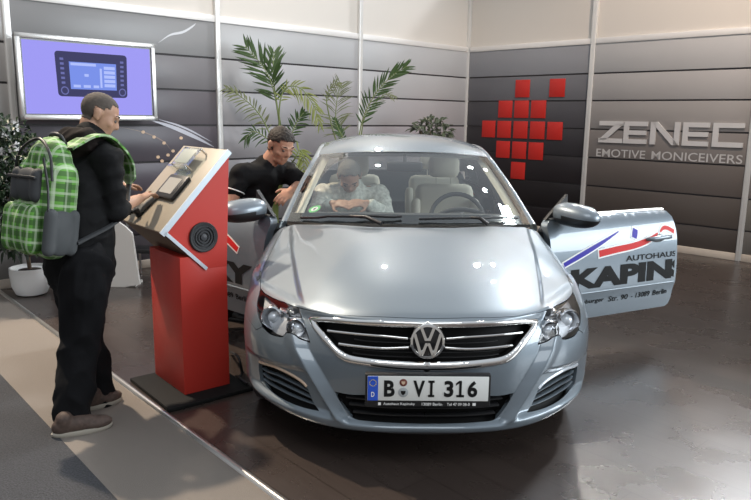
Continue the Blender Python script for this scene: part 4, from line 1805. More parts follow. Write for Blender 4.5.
def gloss_print(name, col):
    return mat(name, col, 0.32, 0.0, spec=0.35, vary=.04, bscale=3)


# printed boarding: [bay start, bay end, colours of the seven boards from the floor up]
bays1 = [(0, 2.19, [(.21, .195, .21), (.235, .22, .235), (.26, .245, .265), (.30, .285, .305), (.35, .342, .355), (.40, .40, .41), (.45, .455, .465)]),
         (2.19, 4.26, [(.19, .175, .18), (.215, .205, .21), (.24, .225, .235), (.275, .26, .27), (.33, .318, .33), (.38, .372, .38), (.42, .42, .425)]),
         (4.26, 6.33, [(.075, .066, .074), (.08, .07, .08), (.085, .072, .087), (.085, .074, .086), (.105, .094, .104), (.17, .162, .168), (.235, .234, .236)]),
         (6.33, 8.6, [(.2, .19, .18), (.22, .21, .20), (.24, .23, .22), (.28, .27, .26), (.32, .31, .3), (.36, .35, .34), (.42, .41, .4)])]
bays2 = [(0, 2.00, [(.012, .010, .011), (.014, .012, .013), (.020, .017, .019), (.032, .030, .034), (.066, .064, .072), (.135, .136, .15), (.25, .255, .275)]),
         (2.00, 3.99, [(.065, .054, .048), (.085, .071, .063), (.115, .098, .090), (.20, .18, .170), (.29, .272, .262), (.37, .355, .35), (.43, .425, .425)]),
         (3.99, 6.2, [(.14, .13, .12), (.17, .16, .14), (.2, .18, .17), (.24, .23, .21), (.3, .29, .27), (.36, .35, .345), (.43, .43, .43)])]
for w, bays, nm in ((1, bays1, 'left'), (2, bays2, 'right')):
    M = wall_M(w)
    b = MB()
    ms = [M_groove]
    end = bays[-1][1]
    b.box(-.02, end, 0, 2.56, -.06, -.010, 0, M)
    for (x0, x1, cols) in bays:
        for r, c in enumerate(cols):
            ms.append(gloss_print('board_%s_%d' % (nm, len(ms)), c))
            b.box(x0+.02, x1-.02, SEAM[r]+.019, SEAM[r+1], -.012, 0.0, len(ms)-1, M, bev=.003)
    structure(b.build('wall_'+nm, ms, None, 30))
    b = MB().box(0, end, 2.56, 3.75, -.035, -.02, 0, M)
    structure(b.build('wall_upper_'+nm, M_fabric, None, 30))
k = 2
for w, ps in ((1, (.0, 2.19, 4.26, 6.33, 8.6)), (2, (2.00, 3.99, 6.2))):
    M = wall_M(w)
    for x in ps:
        b = MB()
        h = .031
        z0 = 0 if x else .01
        b.box(x-h, x+h, 0, 3.78, -.045, .022, 0, M, bev=.008)
        for gx in (-.012, .012):
            b.box(x+gx-.003, x+gx+.003, 0, 3.78, .020, .0235, 0, M)
        structure(b.build('trim_%d' % k, M_post, None, 30))
        k += 1
    last = 0
    for x in ps:
        if x == 0:
            continue
        for z0, z1, dz in ((2.505, 2.575, .012), (0, .085, .015), (3.72, 3.78, .012)):
            b = MB().box(last+h, x-h, z0, z1, -.03, dz, 0, M, bev=.005)
            structure(b.build('trim_%d' % k, M_rail if z0 else mat('base_rail', (.52, .45, .38), .45), None, 30))
            k += 1
        last = x

# ---- wall graphics: red squares and lettering
ML = wall_M(2)
lg = thing('wall_logo', 'logo of fourteen red squares on the dark right-hand wall panel', 'wall logo', tuple(ML @ Vector((.972, 1.405, 0))))
sq = [(.974, 1.969), (1.519, 1.969), (.702, 1.688), (.974, 1.688), (1.247, 1.688), (.427, 1.405), (.698, 1.405), (.974, 1.405), (1.249, 1.405), (1.521, 1.403),
      (.695, 1.121), (.970, 1.121), (1.243, 1.121), (.967, .834)]
M_sq = mat('red_square', (.50, .022, .016), .4, spec=.4)
inv = Matrix.Translation(-lg.location)
for i, (x, z) in enumerate(sq):
    MB().box(x-.116, x+.116, z-.119, z+.119, .0005, .012, 0, inv @ ML, bev=.002).build('square', M_sq, lg, 30)

lt = thing('wall_lettering', 'raised pale grey company lettering with slogan on the brown-grey boarded wall', 'wall lettering', tuple(ML @ Vector((3.0, 1.38, 0))))
inv = Matrix.Translation(-lt.location)
M_let = mat('pale_letter', (.62, .60, .59), .35, .2)
HB, HT = 1.275, 1.545
ww = .335
th = .055


def rects(name, rs, polys=()):
    b = MB()
    for x0, x1, z0, z1 in rs:
        b.box(x0, x1, z0, z1, .0005, .018, 0, inv @ ML)
    for p in polys:
        b.prism(p, inv @ ML @ Matrix.Translation((0, 0, .0005)), .0175)
    b.build(name, M_let, lt, 30)


X = [2.17, 2.505, 2.845, 3.235, 3.575]
x = X[0]
rects('letter_z', [(x+.0, x+.325, HT-th, HT), (x, x+.325, HB, HB+th)], [[(x+.0, HB+th*.6), (x+.10, HB+th*.6), (x+.325, HT-th*.6), (x+.225, HT-th*.6)]])
for x, n_ in ((X[1], 'letter_e'), (X[3], 'letter_e')):
    rects(n_, [(x, x+.062, HB, HT), (x+.062, x+.30, HT-th, HT), (x+.062, x+.30, HB, HB+th), (x+.062, x+.29, (HB+HT)/2-th*.5, (HB+HT)/2+th*.5)])
x = X[2]
rects('letter_n', [(x, x+.066, HB, HT), (x+.29, x+.356, HB, HT)], [[(x+.0, HT), (x+.085, HT), (x+.356, HB), (x+.27, HB)]])
x = X[4]
rects('letter_c', [(x, x+.062, HB, HT), (x+.062, x+.335, HT-th, HT), (x+.062, x+.335, HB, HB+th)])
for w_, x0, x1 in (('EMOTIVE', 2.15, 2.80), ('MONICEIVERS', 2.88, 3.92)):
    text_on(MB(), w_, inv @ ML, x0, x1, 1.095, 1.195, .006, lift=.004).build('slogan_word', mat('slogan_grey', (.56, .54, .53), .4, .2), lt, False, fix=False)

# printed light streaks on the left bay (part of the backdrop print)
M1 = wall_M(1)
stk = thing('wall_print', 'printed curved light streaks and sparks on the left wall panel under the screen', 'wall print', tuple(M1 @ Vector((4.9, 1.6, 0))))
inv1 = Matrix.Translation(-stk.location)


def streak(pxs, w0, nm, m):
    pts = spline(np.array([on_wall(px, py, 1) for px, py in pxs]), 24)
    up_ = []
    lo_ = []
    for i, p in enumerate(pts):
        ww_ = w0*math.sin(PI*(i+.6)/24.2)
        up_.append((p[0], p[1]+ww_))
        lo_.append((p[0], p[1]-ww_))
    b = MB()
    for i in range(23):
        b.add([tuple(inv1 @ M1 @ Vector((q[0], q[1], .0016))) for q in (up_[i], up_[i+1], lo_[i+1], lo_[i])], [(0, 1, 2, 3)])
    b.build(nm, m, stk, False, fix=False)


M_str = mat('print_silver', (.42, .42, .47), .3)
M_gold = mat('print_gold', (.62, .42, .26), .3)
streak([(150, 120), (172, 127), (195, 137), (214, 147)], .022, 'silver_streak', M_str)
streak([(158, 119), (185, 128), (212, 142)], .010, 'silver_streak', M_str)
streak([(158, 43), (170, 35), (183, 32), (193, 26), (196, 23)], .012, 'silver_streak', mat('print_pale', (.5, .5, .52), .3))
streak([(120, 127), (146, 133), (164, 142), (172, 152)], .006, 'gold_streak', mat('print_bronze', (.24, .17, .14), .3))
for px, py in ((143, 132), (154, 137), (164, 143), (158, 157), (168, 155), (162, 161), (173, 151), (181, 138)):
    c = on_wall(px, py, 1)
    b = MB()
    b.add([tuple(inv1 @ M1 @ Vector((c[0]+.020*math.cos(a), c[1]+.016*math.sin(a), .002))) for a in np.linspace(0, 2*PI, 12, endpoint=False)], [tuple(range(12))])
    b.build('gold_spark', M_gold, stk, False, fix=False)

# =================================================================== SCREEN on the left wall
OFF = .22
cn = [on_wall(px, py, 1, OFF) for px, py in ((13, 33), (155.5, 42.5), (157.5, 119.5), (22, 121.5))]
xl = (cn[0][0]+cn[3][0])/2
xr = (cn[1][0]+cn[2][0])/2
zt = (cn[0][1]+cn[1][1])/2
zb = (cn[2][1]+cn[3][1])/2
TW, TH = xl-xr, zt-zb
o_tv = np.array(M1 @ Vector(((xl+xr)/2, (zt+zb)/2, OFF)))
tv = thing('flat_screen', 'silver-framed flat screen showing a car radio on lavender, mounted on left wall', 'television', o_tv)
# local frame: x to the viewer's right, y up, z towards the viewer
R_ = -D1
MT = Matrix(((R_[0], 0, N1[0], 0), (R_[1], 0, N1[1], 0), (0, 1, 0, 0), (0, 0, 0, 1)))
hw, hh = TW/2, TH/2
fw_ = .042
b = MB()
for bx in ((-hw, hw, hh-fw_, hh), (-hw, hw, -hh, -hh+fw_*1.1), (-hw, -hw+fw_, -hh, hh), (hw-fw_, hw, -hh, hh)):
    b.box(bx[0], bx[1], bx[2], bx[3], -.03, .0, 0, MT, bev=.006)
b.build('screen_frame', M_alu, tv, 40)
MB().box(-hw+.01, hw-.01, -hh+.01, hh-.01, -.09, -.03, 0, MT, bev=.01).build('screen_back', M_black, tv, 40)
MB().box(-hw+fw_, hw-fw_, -hh+fw_, hh-fw_, -.03, -.012, 0, MT).build('inner_bezel', M_gloss, tv, False)
MB().box(-.2, .2, -.15, .15, -OFF+.001, -.088, 0, MT).build('wall_bracket', M_black, tv, False)


def emis(name, col, st=1.0):
    m = bpy.data.materials.new(name)
    m.use_nodes = True
    nt = m.node_tree
    p = nt.nodes['Principled BSDF']
    p.inputs['Base Color'].default_value = (0.01, 0.01, 0.01, 1)
    p.inputs['Roughness'].default_value = .5
    p.inputs['Specular IOR Level'].default_value = .08
    p.inputs['Emission Color'].default_value = (*col, 1)
    p.inputs['Emission Strength'].default_value = st
    return m


E_lav = emis('screen_lavender', (.30, .28, .80))
E_dark = emis('screen_dark', (.030, .030, .10))
E_mid = emis('screen_mid', (.12, .13, .36))
E_blue = emis('screen_blue', (.16, .24, .72))
E_pale = emis('screen_pale', (.38, .46, .86))
pic = MB()
sw_, sh_ = hw-fw_-.012, hh-fw_-.012


def pbox(x0, x1, y0, y1, z, mi, parent_mb=pic):
    parent_mb.add([tuple(MT @ Vector(p)) for p in ((x0, y0, z), (x1, y0, z), (x1, y1, z), (x0, y1, z))], [(0, 1, 2, 3)], mi)


pbox(-sw_, sw_, -sh_, sh_, -.0115, 0)


def ppoly(P, z, mi):
    pic.add([tuple(MT @ Vector((p[0], p[1], z))) for p in P], [tuple(range(len(P)))], mi)


# picture coordinates: the radio's face in the screen's own plane, a little trapezoid
def T(u, v):
    x = (-.54+u*1.14)*sw_
    return (x+.012*(1-v)*(1-2*u), (-.50+v*1.26)*sh_)


def quad(u0, u1, v0, v1, z, mi, r=0.0):
    if r:
        P = []
        for cu, cv, a0 in ((u1-r, v1-r*1.5, 0), (u0+r, v1-r*1.5, 90), (u0+r, v0+r*1.5, 180), (u1-r, v0+r*1.5, 270)):
            for q in range(5):
                a = math.radians(a0+q*22.5)
                P.append(T(cu+r*math.cos(a), cv+r*1.5*math.sin(a)))
        ppoly(P, z, mi)
    else:
        ppoly([T(u0, v0), T(u1, v0), T(u1, v1), T(u0, v1)], z, mi)


def disc(u, v, ru, z, mi):
    ppoly([T(u+ru*math.cos(a), v+ru*1.7*math.sin(a)) for a in np.linspace(0, 2*PI, 20, endpoint=False)], z, mi)


quad(0, 1, 0, 1, -.0110, 1, .05)
quad(.03, .97, .80, .96, -.0107, 1)
quad(.18, .84, .17, .78, -.0106, 3)
quad(.20, .55, .70, .76, -.0103, 4)
for i in range(5):
    quad(.66, .82, .24+.1*i, .31+.1*i, -.0103, 4)
for i, (u0, u1) in enumerate(((.22, .32), (.36, .46), (.5, .58))):
    quad(u0, u1, .21, .27, -.0103, 4)
quad(.38, .44, .46, .52, -.0103, 4)
quad(.60, .63, .22, .66, -.0103, 4)
for i in range(6):
    for u in (.06, .90):
        quad(u, u+.05, .28+.105*i, .33+.105*i, -.0106, 2)
for u in (.095, .925):
    disc(u, .13, .055, -.0106, 2)
    disc(u, .13, .04, -.0104, 1)
pic.build('screen_picture', [E_lav, E_dark, E_mid, E_blue, E_pale], tv, False, fix=False)

# =================================================================== RED CONSOLE
KA = np.array([-1.048, 3.669, 0])
ka = np.array([.771, .636, 0])
kb = np.array([-ka[1], ka[0], 0])
kiosk = thing('demo_console', 'red demonstration console with tilted beige control top beside the car', 'console', KA)
MK = Matrix(((ka[0], kb[0], 0, 0), (ka[1], kb[1], 0, 0), (0, 0, 1, 0), (0, 0, 0, 1)))    # local x = a (towards the back), y = b, z up
MB().box(-.145, .36, -.125, .44, 0.0, .022, 0, MK, bev=.004).build('base_plate', mat('base_matt', (.008, .008, .008), .7, spec=.2), kiosk, 30)
MB().box(0, .277, 0, .415, .0225, .80, 0, MK, bev=.003).build('column', M_red, kiosk, 30)
HPf = [(-.086, .941), (.139, .723), (.277, .723), (.306, 1.355)]


def kprism(poly, y0, y1, name, m, parent, bev=0):
    n = len(poly)
    v = [tuple(MK @ Vector((x, y0, z))) for x, z in poly]+[tuple(MK @ Vector((x, y1, z))) for x, z in poly]
    f = [tuple(range(n)), tuple(range(2*n-1, n-1, -1))]+[(i, n+i, n+(i+1) % n, (i+1) % n) for i in range(n)]
    return MB().add(v, f).build(name, m, parent, 30)


head_ = kprism(HPf, -.001, .545, 'console_head', M_red, kiosk)
eP, eQ = np.array([-.086, .941]), np.array([.306, 1.355])
ed = (eQ-eP)/np.linalg.norm(eQ-eP)
en = np.array([-ed[1], ed[0]])
LL = np.linalg.norm(eQ-eP)
M_top = mat('beige_top', (.37, .32, .25), .45, vary=.05, bscale=40)


def on_top(s, y, h=0.0):
    p = eP+ed*s+en*h
    return Vector((p[0], y, p[1]))


MTOP = Matrix.Translation(on_top(0, 0)) @ Matrix(((ed[0], 0, en[0], 0), (0, 1, 0, 0), (ed[1], 0, en[1], 0), (0, 0, 0, 1)))   # x up the slope, y across, z off the surface
MTW = MK @ MTOP
MB().box(-.004, LL+.004, -.006, .552, .0005, .018, 0, MTW, bev=.002).build('control_top', M_top, kiosk, 30)
M_edge = mat('edge_strip', (.62, .68, .74), .35, .3)
b = MB()
b.box(-.01, LL+.006, -.012, -.002, -.012, .020, 0, MTW)
lo = np.array([.139, .723])
d2_ = (lo-eP)/np.linalg.norm(lo-eP)
n2_ = np.array([-d2_[1], d2_[0]])
for s0, s1 in ((0, np.linalg.norm(lo-eP)),):
    P = [eP, lo+d2_*.008, lo+d2_*.008+n2_*.018, eP+n2_*.018]
    n0 = [tuple(MK @ Vector((p[0], yy, p[1]))) for yy in (-.012, -.0015) for p in P]
    b.add(n0, [(0, 1, 2, 3), (7, 6, 5, 4), (0, 4, 5, 1), (1, 5, 6, 2), (2, 6, 7, 3), (3, 7, 4, 0)])
b.build('edge_strip', M_edge, kiosk, 30)
# underside board of the head, brown
P = [eP-n2_*.004, lo-n2_*.004, lo-n2_*.001, eP-n2_*.001]
v = [tuple(MK @ Vector((p[0], yy, p[1]))) for yy in (.002, .543) for p in P]
MB().add(v, [(0, 1, 2, 3), (7, 6, 5, 4), (0, 4, 5, 1), (1, 5, 6, 2), (2, 6, 7, 3), (3, 7, 4, 0)]).build('under_board', mat('brown_board', (.12, .085, .06), .6), kiosk, 30)
# loudspeaker in the side
Ms2 = MK @ Matrix(((1, 0, 0, .139), (0, 0, -1, -.002), (0, 1, 0, .901), (0, 0, 0, 1)))
sp = MB().lathe([(.083, 0), (.083, .010), (.078, .014), (.066, .013), (.060, .005), (.03, .004), (.001, .004)], 36, Ms2).build('loudspeaker', M_black, kiosk, 40)
b = MB()
for r in (.062, .046, .030):
    b.tube([tuple(Ms2 @ Vector((r*math.cos(a), r*math.sin(a), .011))) for a in np.linspace(0, 2*PI, 30, endpoint=False)], .003, 6, closed=True)
b.lathe([(.018, .004), (.018, .012), (.002, .016)], 20, Ms2)
b.build('speaker_grille', mat('speaker_grey', (.045, .045, .05), .5), sp, 50)
# touch unit
def top_box(name, s0, s1, y0, y1, h0, h1, m, parent, bev=.004):
    return MB().box(s0, s1, y0, y1, h0, h1, 0, MTW, bev=bev).build(name, m, parent, 40)


unit = top_box('touch_unit', .185, .350, .115, .350, .0185, .045, M_black, kiosk, .012)
top_box('unit_screen', .215, .322, .158, .318, .0445, .0465, mat('dim_screen', (.38, .36, .32), .25), unit, 0)
top_box('unit_shadow_gap', .225, .31, .128, .146, .0445, .0470, M_dash, unit, .002)  # raised dark strip beside the unit's screen
b = MB()
b.tube([tuple(MTW @ Vector(p)) for p in ((.055, .37, .03), (.105, .36, .034), (.16, .345, .03), (.19, .325, .03))], [.013, .016, .017, .012], 8)
b.build('handset_cable', mat('cable_grey', (.14, .14, .14), .6), kiosk, 50)
b = MB()
b.lathe([(.026, .0185), (.026, .03), (.020, .034), (.020, .060), (.014, .066), (.001, .067)], 20, MTW @ Matrix.Translation((.06, .375, 0)))
b.tube([tuple(MTW @ Vector(p)) for p in ((.06, .375, .05), (.035, .40, .065), (.02, .40, .06))], [.014, .013, .012], 8)
b.build('rotary_knob', M_black, kiosk, 40)
# acrylic leaflet holder on top
M_acr = glass_mat('acrylic', (.86, .90, .90), 1.0, .10)
hold = thing('leaflet_holder', 'clear acrylic holder with a grey leaflet on the sloping console top', 'leaflet holder', tuple(KA+np.array(MTW @ Vector((.43, .3, .019)))))
invh = Matrix.Translation(-(MTW @ Vector((.43, .3, .019))))


def hbox(name, s0, s1, y0, y1, h0, h1, m, bev=.001):
    return MB().box(s0, s1, y0, y1, h0, h1, 0, invh @ MTW, bev=bev).build(name, m, hold, 30)


hbox('back_plate', .40, .53, .17, .39, .062, .066, M_acr)
hbox('front_plate', .375, .39, .17, .39, .024, .075, M_acr)
hbox('foot_plate', .34, .40, .20, .36, .0195, .024, M_acr)
hbox('leaflet', .415, .515, .20, .37, .0668, .0685, mat('leaflet_grey', (.34, .37, .34), .5))
b = MB()
for y in (.18, .38):
    for s_ in (.40, .525):
        b.tube([tuple(invh @ MTW @ Vector((s_, y, .0195))), tuple(invh @ MTW @ Vector((s_, y, .070)))], .006, 8)
b.build('stand_off', M_chrome, hold, 40)
# cable and plug on the floor behind
g0 = ground(236, 360)
b = MB()
pts = [ground(231, 352, .02), ground(238, 357, .15), ground(242, 372, .06), ground(240, 378, .03), ground(247, 384, .03)]
b.tube(spline(np.array(pts), 24), .008, 8)
tag(b.build('power_cable', M_black, None, 60), 'black power cable looping on the floor between console and car', 'cable')

# =================================================================== small things by the left wall
M_w2 = mat('white_card', (.70, .68, .64), .55)


def standing_board(name, label, cat, pxs, y, thick=.018):
    P = [at_y(px, py, y) for px, py in pxs]
    base = np.array([np.mean([p[0] for p in P]), y, 0])
    t = thing(name, label, cat, base)
    n = len(P)
    v = [tuple(p-base) for p in P]+[tuple(p-base+np.array([.008, thick, 0])) for p in P]
    f = [tuple(range(n)), tuple(range(2*n-1, n-1, -1))]+[(i, n+i, n+(i+1) % n, (i+1) % n) for i in range(n)]
    MB().add(v, f).build('panel', M_w2, t, 30)
    return t


gb = ground(126, 287)[1]
t = standing_board('display_panel', 'white curved-top display panel standing between the visitor and red console', 'display panel',
                   [(104, 290.5), (139.5, 284.5), (131.5, 233), (124, 226), (114, 219), (104, 214)], gb)
xb = at_y(120, 288, gb)[0]
MB().box(-.12, .12, .02, .22, .0, .02).build('panel_foot', M_w2, t, 30)
gp = ground(122, 284)
t = thing('brochure_stand', 'slim white upright stand behind the visitor at left wall', 'brochure stand', (gp[0]-.05, gp[1]+.35, 0))
q = at_y(119, 168, gp[1]+.35)
MB().box(-.05, .05, -.03, .03, .0, .03, bev=.004).build('foot', M_w2, t, 30)
MB().tube([(0, 0, .03), (0, 0, q[2]-.42)], .012, 10).build('pole', M_alu, t, 50)
Mx = Matrix.Translation((-.01, 0, q[2]-.22)) @ Matrix.Rotation(math.radians(14), 4, 'Y')
MB().box(-.035, .035, -.012, .012, -.24, .22, 0, Mx, bev=.005).build('leaflet_tray', M_white, t, 40)
gs = ground(158, 268)
t = thing('low_stool', 'dark low stool with pale rail on the floor behind the console', 'stool', (gs[0], gs[1]-.35, 0))
MB().box(-.12, .2, -.12, .12, .24, .28, bev=.01).build('seat', M_black, t, 40)
for sx in (-.09, .17):
    for sy in (-.09, .09):
        MB().tube([(sx, sy, 0), (sx, sy, .24)], .012, 8).build('leg', M_alu, t, 40)
# =================================================================== PLANTS
M_leafd = mat('palm_leaf', (.045, .085, .022), .45, spec=.4)
M_leafp = mat('palm_leaf_pale', (.17, .19, .085), .5)
M_leafy = mat('palm_leaf_yellow', (.22, .25, .06), .5)
M_stalk = mat('palm_stalk', (.16, .20, .06), .5)
M_fic = mat('ficus_leaf', (.016, .034, .013), .4)
M_bark = mat('bark', (.13, .09, .06), .9)
M_soil = mat('soil', (.03, .02, .015), 1.0)


def pot(t, r, h, m):
    MB().lathe([(r*.72, 0), (r*.75, .01), (r, h), (r*1.05, h), (r*1.05, h+.02), (r*.92, h+.02), (r*.9, h-.03), (.01, h-.03)], 28).build('pot', m, t, 40)
    MB().lathe([(r*.9, h-.035), (.005, h-.02)], 24).build('soil', M_soil, t, 40)


def leaflet(mb, root, d, L, w, nrm, droop, mi=0):
    d = d/np.linalg.norm(d)
    s = np.cross(d, nrm)
    s /= np.linalg.norm(s)+1e-9
    v = []
    for k, ww_ in enumerate((.25, 1.0, .85, .05)):
        q = k/3
        c = root+d*L*q+np.array([0, 0, -droop*L*q*q])
        fold = nrm*ww_*w*.25
        v += [c-s*w*ww_*.5+fold, c, c+s*w*ww_*.5+fold]
    f = []
    for k in range(3):
        f += [(3*k, 3*k+1, 3*k+4, 3*k+3), (3*k+1, 3*k+2, 3*k+5, 3*k+4)]
    mb.add(v, f, mi)


def frond(t, base, pts, m, n=22, L=.26, w=.026, start=.25, droop=.25, spread=60, seed=0, name='frond'):
    """pinnate leaf: a stalk through pts and folded leaflets on both sides; one mesh"""
    rnd = random.Random(seed)
    P = spline(np.array(pts), 40)-base
    mb = MB()
    mb.tube(P, np.linspace(.010, .003, 40), 6, 1)
    view = np.array([.1, -1, .1])
    for i in range(n):
        q = start+(1-start)*(i+.5)/n
        k = min(38, int(q*39))
        tdir = P[k+1]-P[k]
        tdir /= np.linalg.norm(tdir)
        side = np.cross(tdir, view)
        side /= np.linalg.norm(side)+1e-9
        a = math.radians(spread*(1-.55*(q-start)/(1-start))+rnd.uniform(-7, 7))
        l = L*(.55+.6*math.sin(PI*min(1, (q-start)/(1-start)*.85+.12)))*rnd.uniform(.85, 1.1)
        for s in (1, -1):
            dv = tdir*math.cos(a)+s*side*math.sin(a)+np.array([0, rnd.uniform(-.35, .1), 0])
            leaflet(mb, P[k], dv, l*.86, w*.72, np.cross(tdir, side)*1.0, droop*rnd.uniform(.3, 1.2), 0)
    mb.build(name, [m, M_stalk], t, 60, fix=False)


def px_path(pts, y):
    return [at_y(a, b, y+(c[0] if c else 0)) for a, b, *c in pts]


b0 = np.array([-1.12, 7.72, 0])
pa = thing('potted_palm', 'tall potted palm behind the leaning man with dark arching fronds', 'potted plant', b0, 0, 'potted palms along the left wall')
pot(pa, .19, .36, mat('pot_grey', (.10, .10, .10), .5))
crown = at_y(284, 172, 7.55)
st_ = [b0+np.array([0, 0, .34]), b0+np.array([.01, .0, .6]), crown]
MB().tube(spline(np.array(st_), 10)-b0, [.035]*6+[.028]*4, 10).build('stem', M_stalk, pa, 60)
Y = 7.55
frond(pa, b0, [crown]+px_path([(280, 130), (274, 92), (264, 68), (245, 46)], Y), M_leafd, 17, .30, .034, .42, .12, 55, 1)
frond(pa, b0, [crown]+px_path([(281, 128), (275, 92), (273, 70), (274, 52, .1)], Y+.05), M_leafd, 12, .26, .030, .55, .10, 38, 2)
frond(pa, b0, [crown]+px_path([(268, 130), (256, 110), (240, 96), (226, 88)], Y), M_leafp, 18, .16, .022, .25, .45, 60, 3)
frond(pa, b0, [crown]+px_path([(279, 120), (284, 90), (300, 88), (314, 106), (320, 126)], Y-.1), M_leafy, 20, .15, .022, .30, .5, 60, 4)
frond(pa, b0, [crown]+px_path([(290, 140), (297, 122), (304, 112)], Y-.15), M_leafd, 12, .16, .026, .3, .3, 55, 5)
frond(pa, b0, [crown]+px_path([(294, 160), (300, 150), (304, 162), (303, 184)], Y-.25), M_leafy, 14, .14, .026, .2, .5, 60, 6)
frond(pa, b0, [crown]+px_path([(278, 150), (262, 135), (252, 132), (244, 140)], Y-.2), M_leafd, 12, .13, .024, .3, .5, 60, 7)

b1 = np.array([-.25, 8.25, 0])
pb = thing('potted_palm', 'potted palm behind the car roof with one long green frond reaching right', 'potted plant', b1, 0, 'potted palms along the left wall')
pot(pb, .18, .34, MATS['pot_grey'])
crown = at_y(350, 172, 8.25)
MB().tube(spline(np.array([b1+np.array([0, 0, .32]), b1+np.array([.0, .02, .6]), crown]), 10)-b1, [.03]*10, 10).build('stem', M_stalk, pb, 60)
Y = 8.25
frond(pb, b1, [crown]+px_path([(342, 140), (336, 122), (337, 100), (341, 83)], Y), M_leafp, 20, .30, .016, .30, .35, 62, 8)
frond(pb, b1, [crown]+px_path([(346, 150), (343, 138), (339, 130), (334, 118)], Y-.1), M_leafd, 9, .11, .03, .45, .2, 45, 9)
frond(pb, b1, [crown]+px_path([(358, 140), (364, 116), (376, 93), (392, 76), (407, 66)], Y), M_leafd, 22, .24, .030, .34, .10, 42, 10)
frond(pb, b1, [crown]+px_path([(336, 140), (328, 110), (327, 96), (334, 84), (341, 84)], Y+.1), M_leafp, 10, .10, .020, .5, .4, 50, 11)
frond(pb, b1, [crown]+px_path([(360, 140), (366, 115), (384, 95), (395, 97)], Y+.1), M_leafp, 10, .10, .014, .5, .4, 50, 12)

b2 = np.array([.72, 9.0, 0])
pc_ = thing('potted_shrub', 'bushy dark-leaved potted shrub showing just above the car roof', 'potted plant', b2)
pot(pc_, .20, .4, MATS['pot_grey'])


def leaf_cloud(t, base, centre, rad, n, m, L, w, seed, name='foliage', stems=7):
    rnd = random.Random(seed)
    mb = MB()
    for i in range(n):
        while True:
            p = np.array([rnd.uniform(-1, 1) for _ in range(3)])
            if .15 < np.linalg.norm(p) < 1:
                break
        q = centre+p*np.array(rad)-base
        d = p*np.array([1, 1, .7])+np.array([rnd.uniform(-.6, .6), rnd.uniform(-.6, .6), rnd.uniform(-.5, .6)])
        up_ = np.array([rnd.uniform(-.5, .5), rnd.uniform(-.8, .2), 1])
        leaflet(mb, q, d, L*rnd.uniform(.7, 1.3), w*rnd.uniform(.8, 1.2), up_/np.linalg.norm(up_), rnd.uniform(.1, .7))
    mb.build(name, m, t, 60, fix=False)
    for i in range(stems):
        a = 2*PI*i/stems
        e_ = centre-base+np.array([math.cos(a)*rad[0]*.6, math.sin(a)*rad[1]*.6, rad[2]*.35*rnd.uniform(-.5, 1)])
        MB().tube(spline(np.array([(0.02*math.cos(a), .02*math.sin(a), .34), e_*np.array([.4, .4, .6])+np.array([0, 0, .1]), e_]), 8), np.linspace(.012, .004, 8), 6).build('branch', M_bark, t, 60)


c2 = at_y(432, 136, 9.0)
leaf_cloud(pc_, b2, c2, (.27, .25, .24), 230, mat('shrub_leaf', (.05, .065, .035), .35), .11, .045, 21)
for i, (px, py) in enumerate(((414, 117), (450, 131), (424, 121), (440, 122))):
    pass

# weeping fig at the left edge
gq = ground(34, 291)
b3 = np.array([gq[0]+.03, gq[1]-.10, 0])
fg = thing('potted_fig', 'leafy dark weeping fig in a white pot at left edge of the stand', 'potted plant', b3)
MB().lathe([(.10, 0), (.125, .012), (.155, .08), (.165, .18), (.165, .24), (.155, .24), (.15, .22), (.01, .215)], 28).build('pot', M_white, fg, 40)
MB().lathe([(.149, .214), (.005, .224)], 24).build('soil', M_soil, fg, 40)
c3 = at_y(9, 186, b3[1]-.30)
leaf_cloud(fg, b3, c3, (.33, .27, .56), 1900, M_fic, .075, .032, 22, stems=5)
MB().tube([(0, 0, .2), (-.03, 0, .7), (c3[0]-b3[0], 0, c3[2]-.1)], [.018, .015, .010], 8).build('trunk', M_bark, fg, 60)

# =================================================================== PEOPLE
SKIN1 = mat('skin_a', (.40, .23, .155), .5, spec=.35)
SKIN2 = mat('skin_b', (.42, .22, .145), .5, spec=.35)
SKIN3 = mat('skin_c', (.42, .24, .17), .5, spec=.35)
V3 = np.array


def unit(v):
    v = np.array(v, float)
    return v/np.linalg.norm(v)


def head_parts(c, fwd, up, s=1.0):
    """skull, face, jaw, nose, brows, lips and ears; c = middle of the head"""
    f = unit(fwd)
    u = unit(np.array(up)-f*(np.array(up) @ f))
    r = np.cross(f, u)
    R = Matrix(((r[0], f[0], u[0]), (r[1], f[1], u[1]), (r[2], f[2], u[2])))

    def P(x, y, z):
        return c+s*(r*x+f*y+u*z)
    def el(x, y, z, a, b, d):
        return ('ell', P(x, y, z), (a*s, b*s, d*s), R)
    L = [el(0, -.012, .035, .076, .096, .085), el(0, .028, -.010, .066, .066, .088), el(0, .040, -.070, .050, .046, .042),
         el(0, .062, -.088, .024, .022, .020), el(0, .094, -.016, .013, .019, .012), ('cap', P(0, .083, .020), P(0, .101, -.013), .009*s, .012*s),
         el(.010, .090, -.020, .009, .010, .008), el(-.010, .090, -.020, .009, .010, .008),
         ('cap', P(-.045, .074, .030), P(-.012, .086, .028), .010*s, .010*s), ('cap', P(.045, .074, .030), P(.012, .086, .028), .010*s, .010*s),
         el(.043, .056, -.018, .022, .022, .020), el(-.043, .056, -.018, .022, .022, .020),
         ('cap', P(-.020, .083, -.048), P(.020, .083, -.048), .0065*s, .0065*s), ('cap', P(-.017, .081, -.058), P(.017, .081, -.058), .007*s, .007*s)]
    for q in (1, -1):
        L += [el(q*.078, -.012, .000, .010, .020, .032), el(q*.083, -.018, .010, .008, .016, .020), el(q*.077, -.004, -.022, .009, .011, .013)]
    return L, P, (r, f, u)


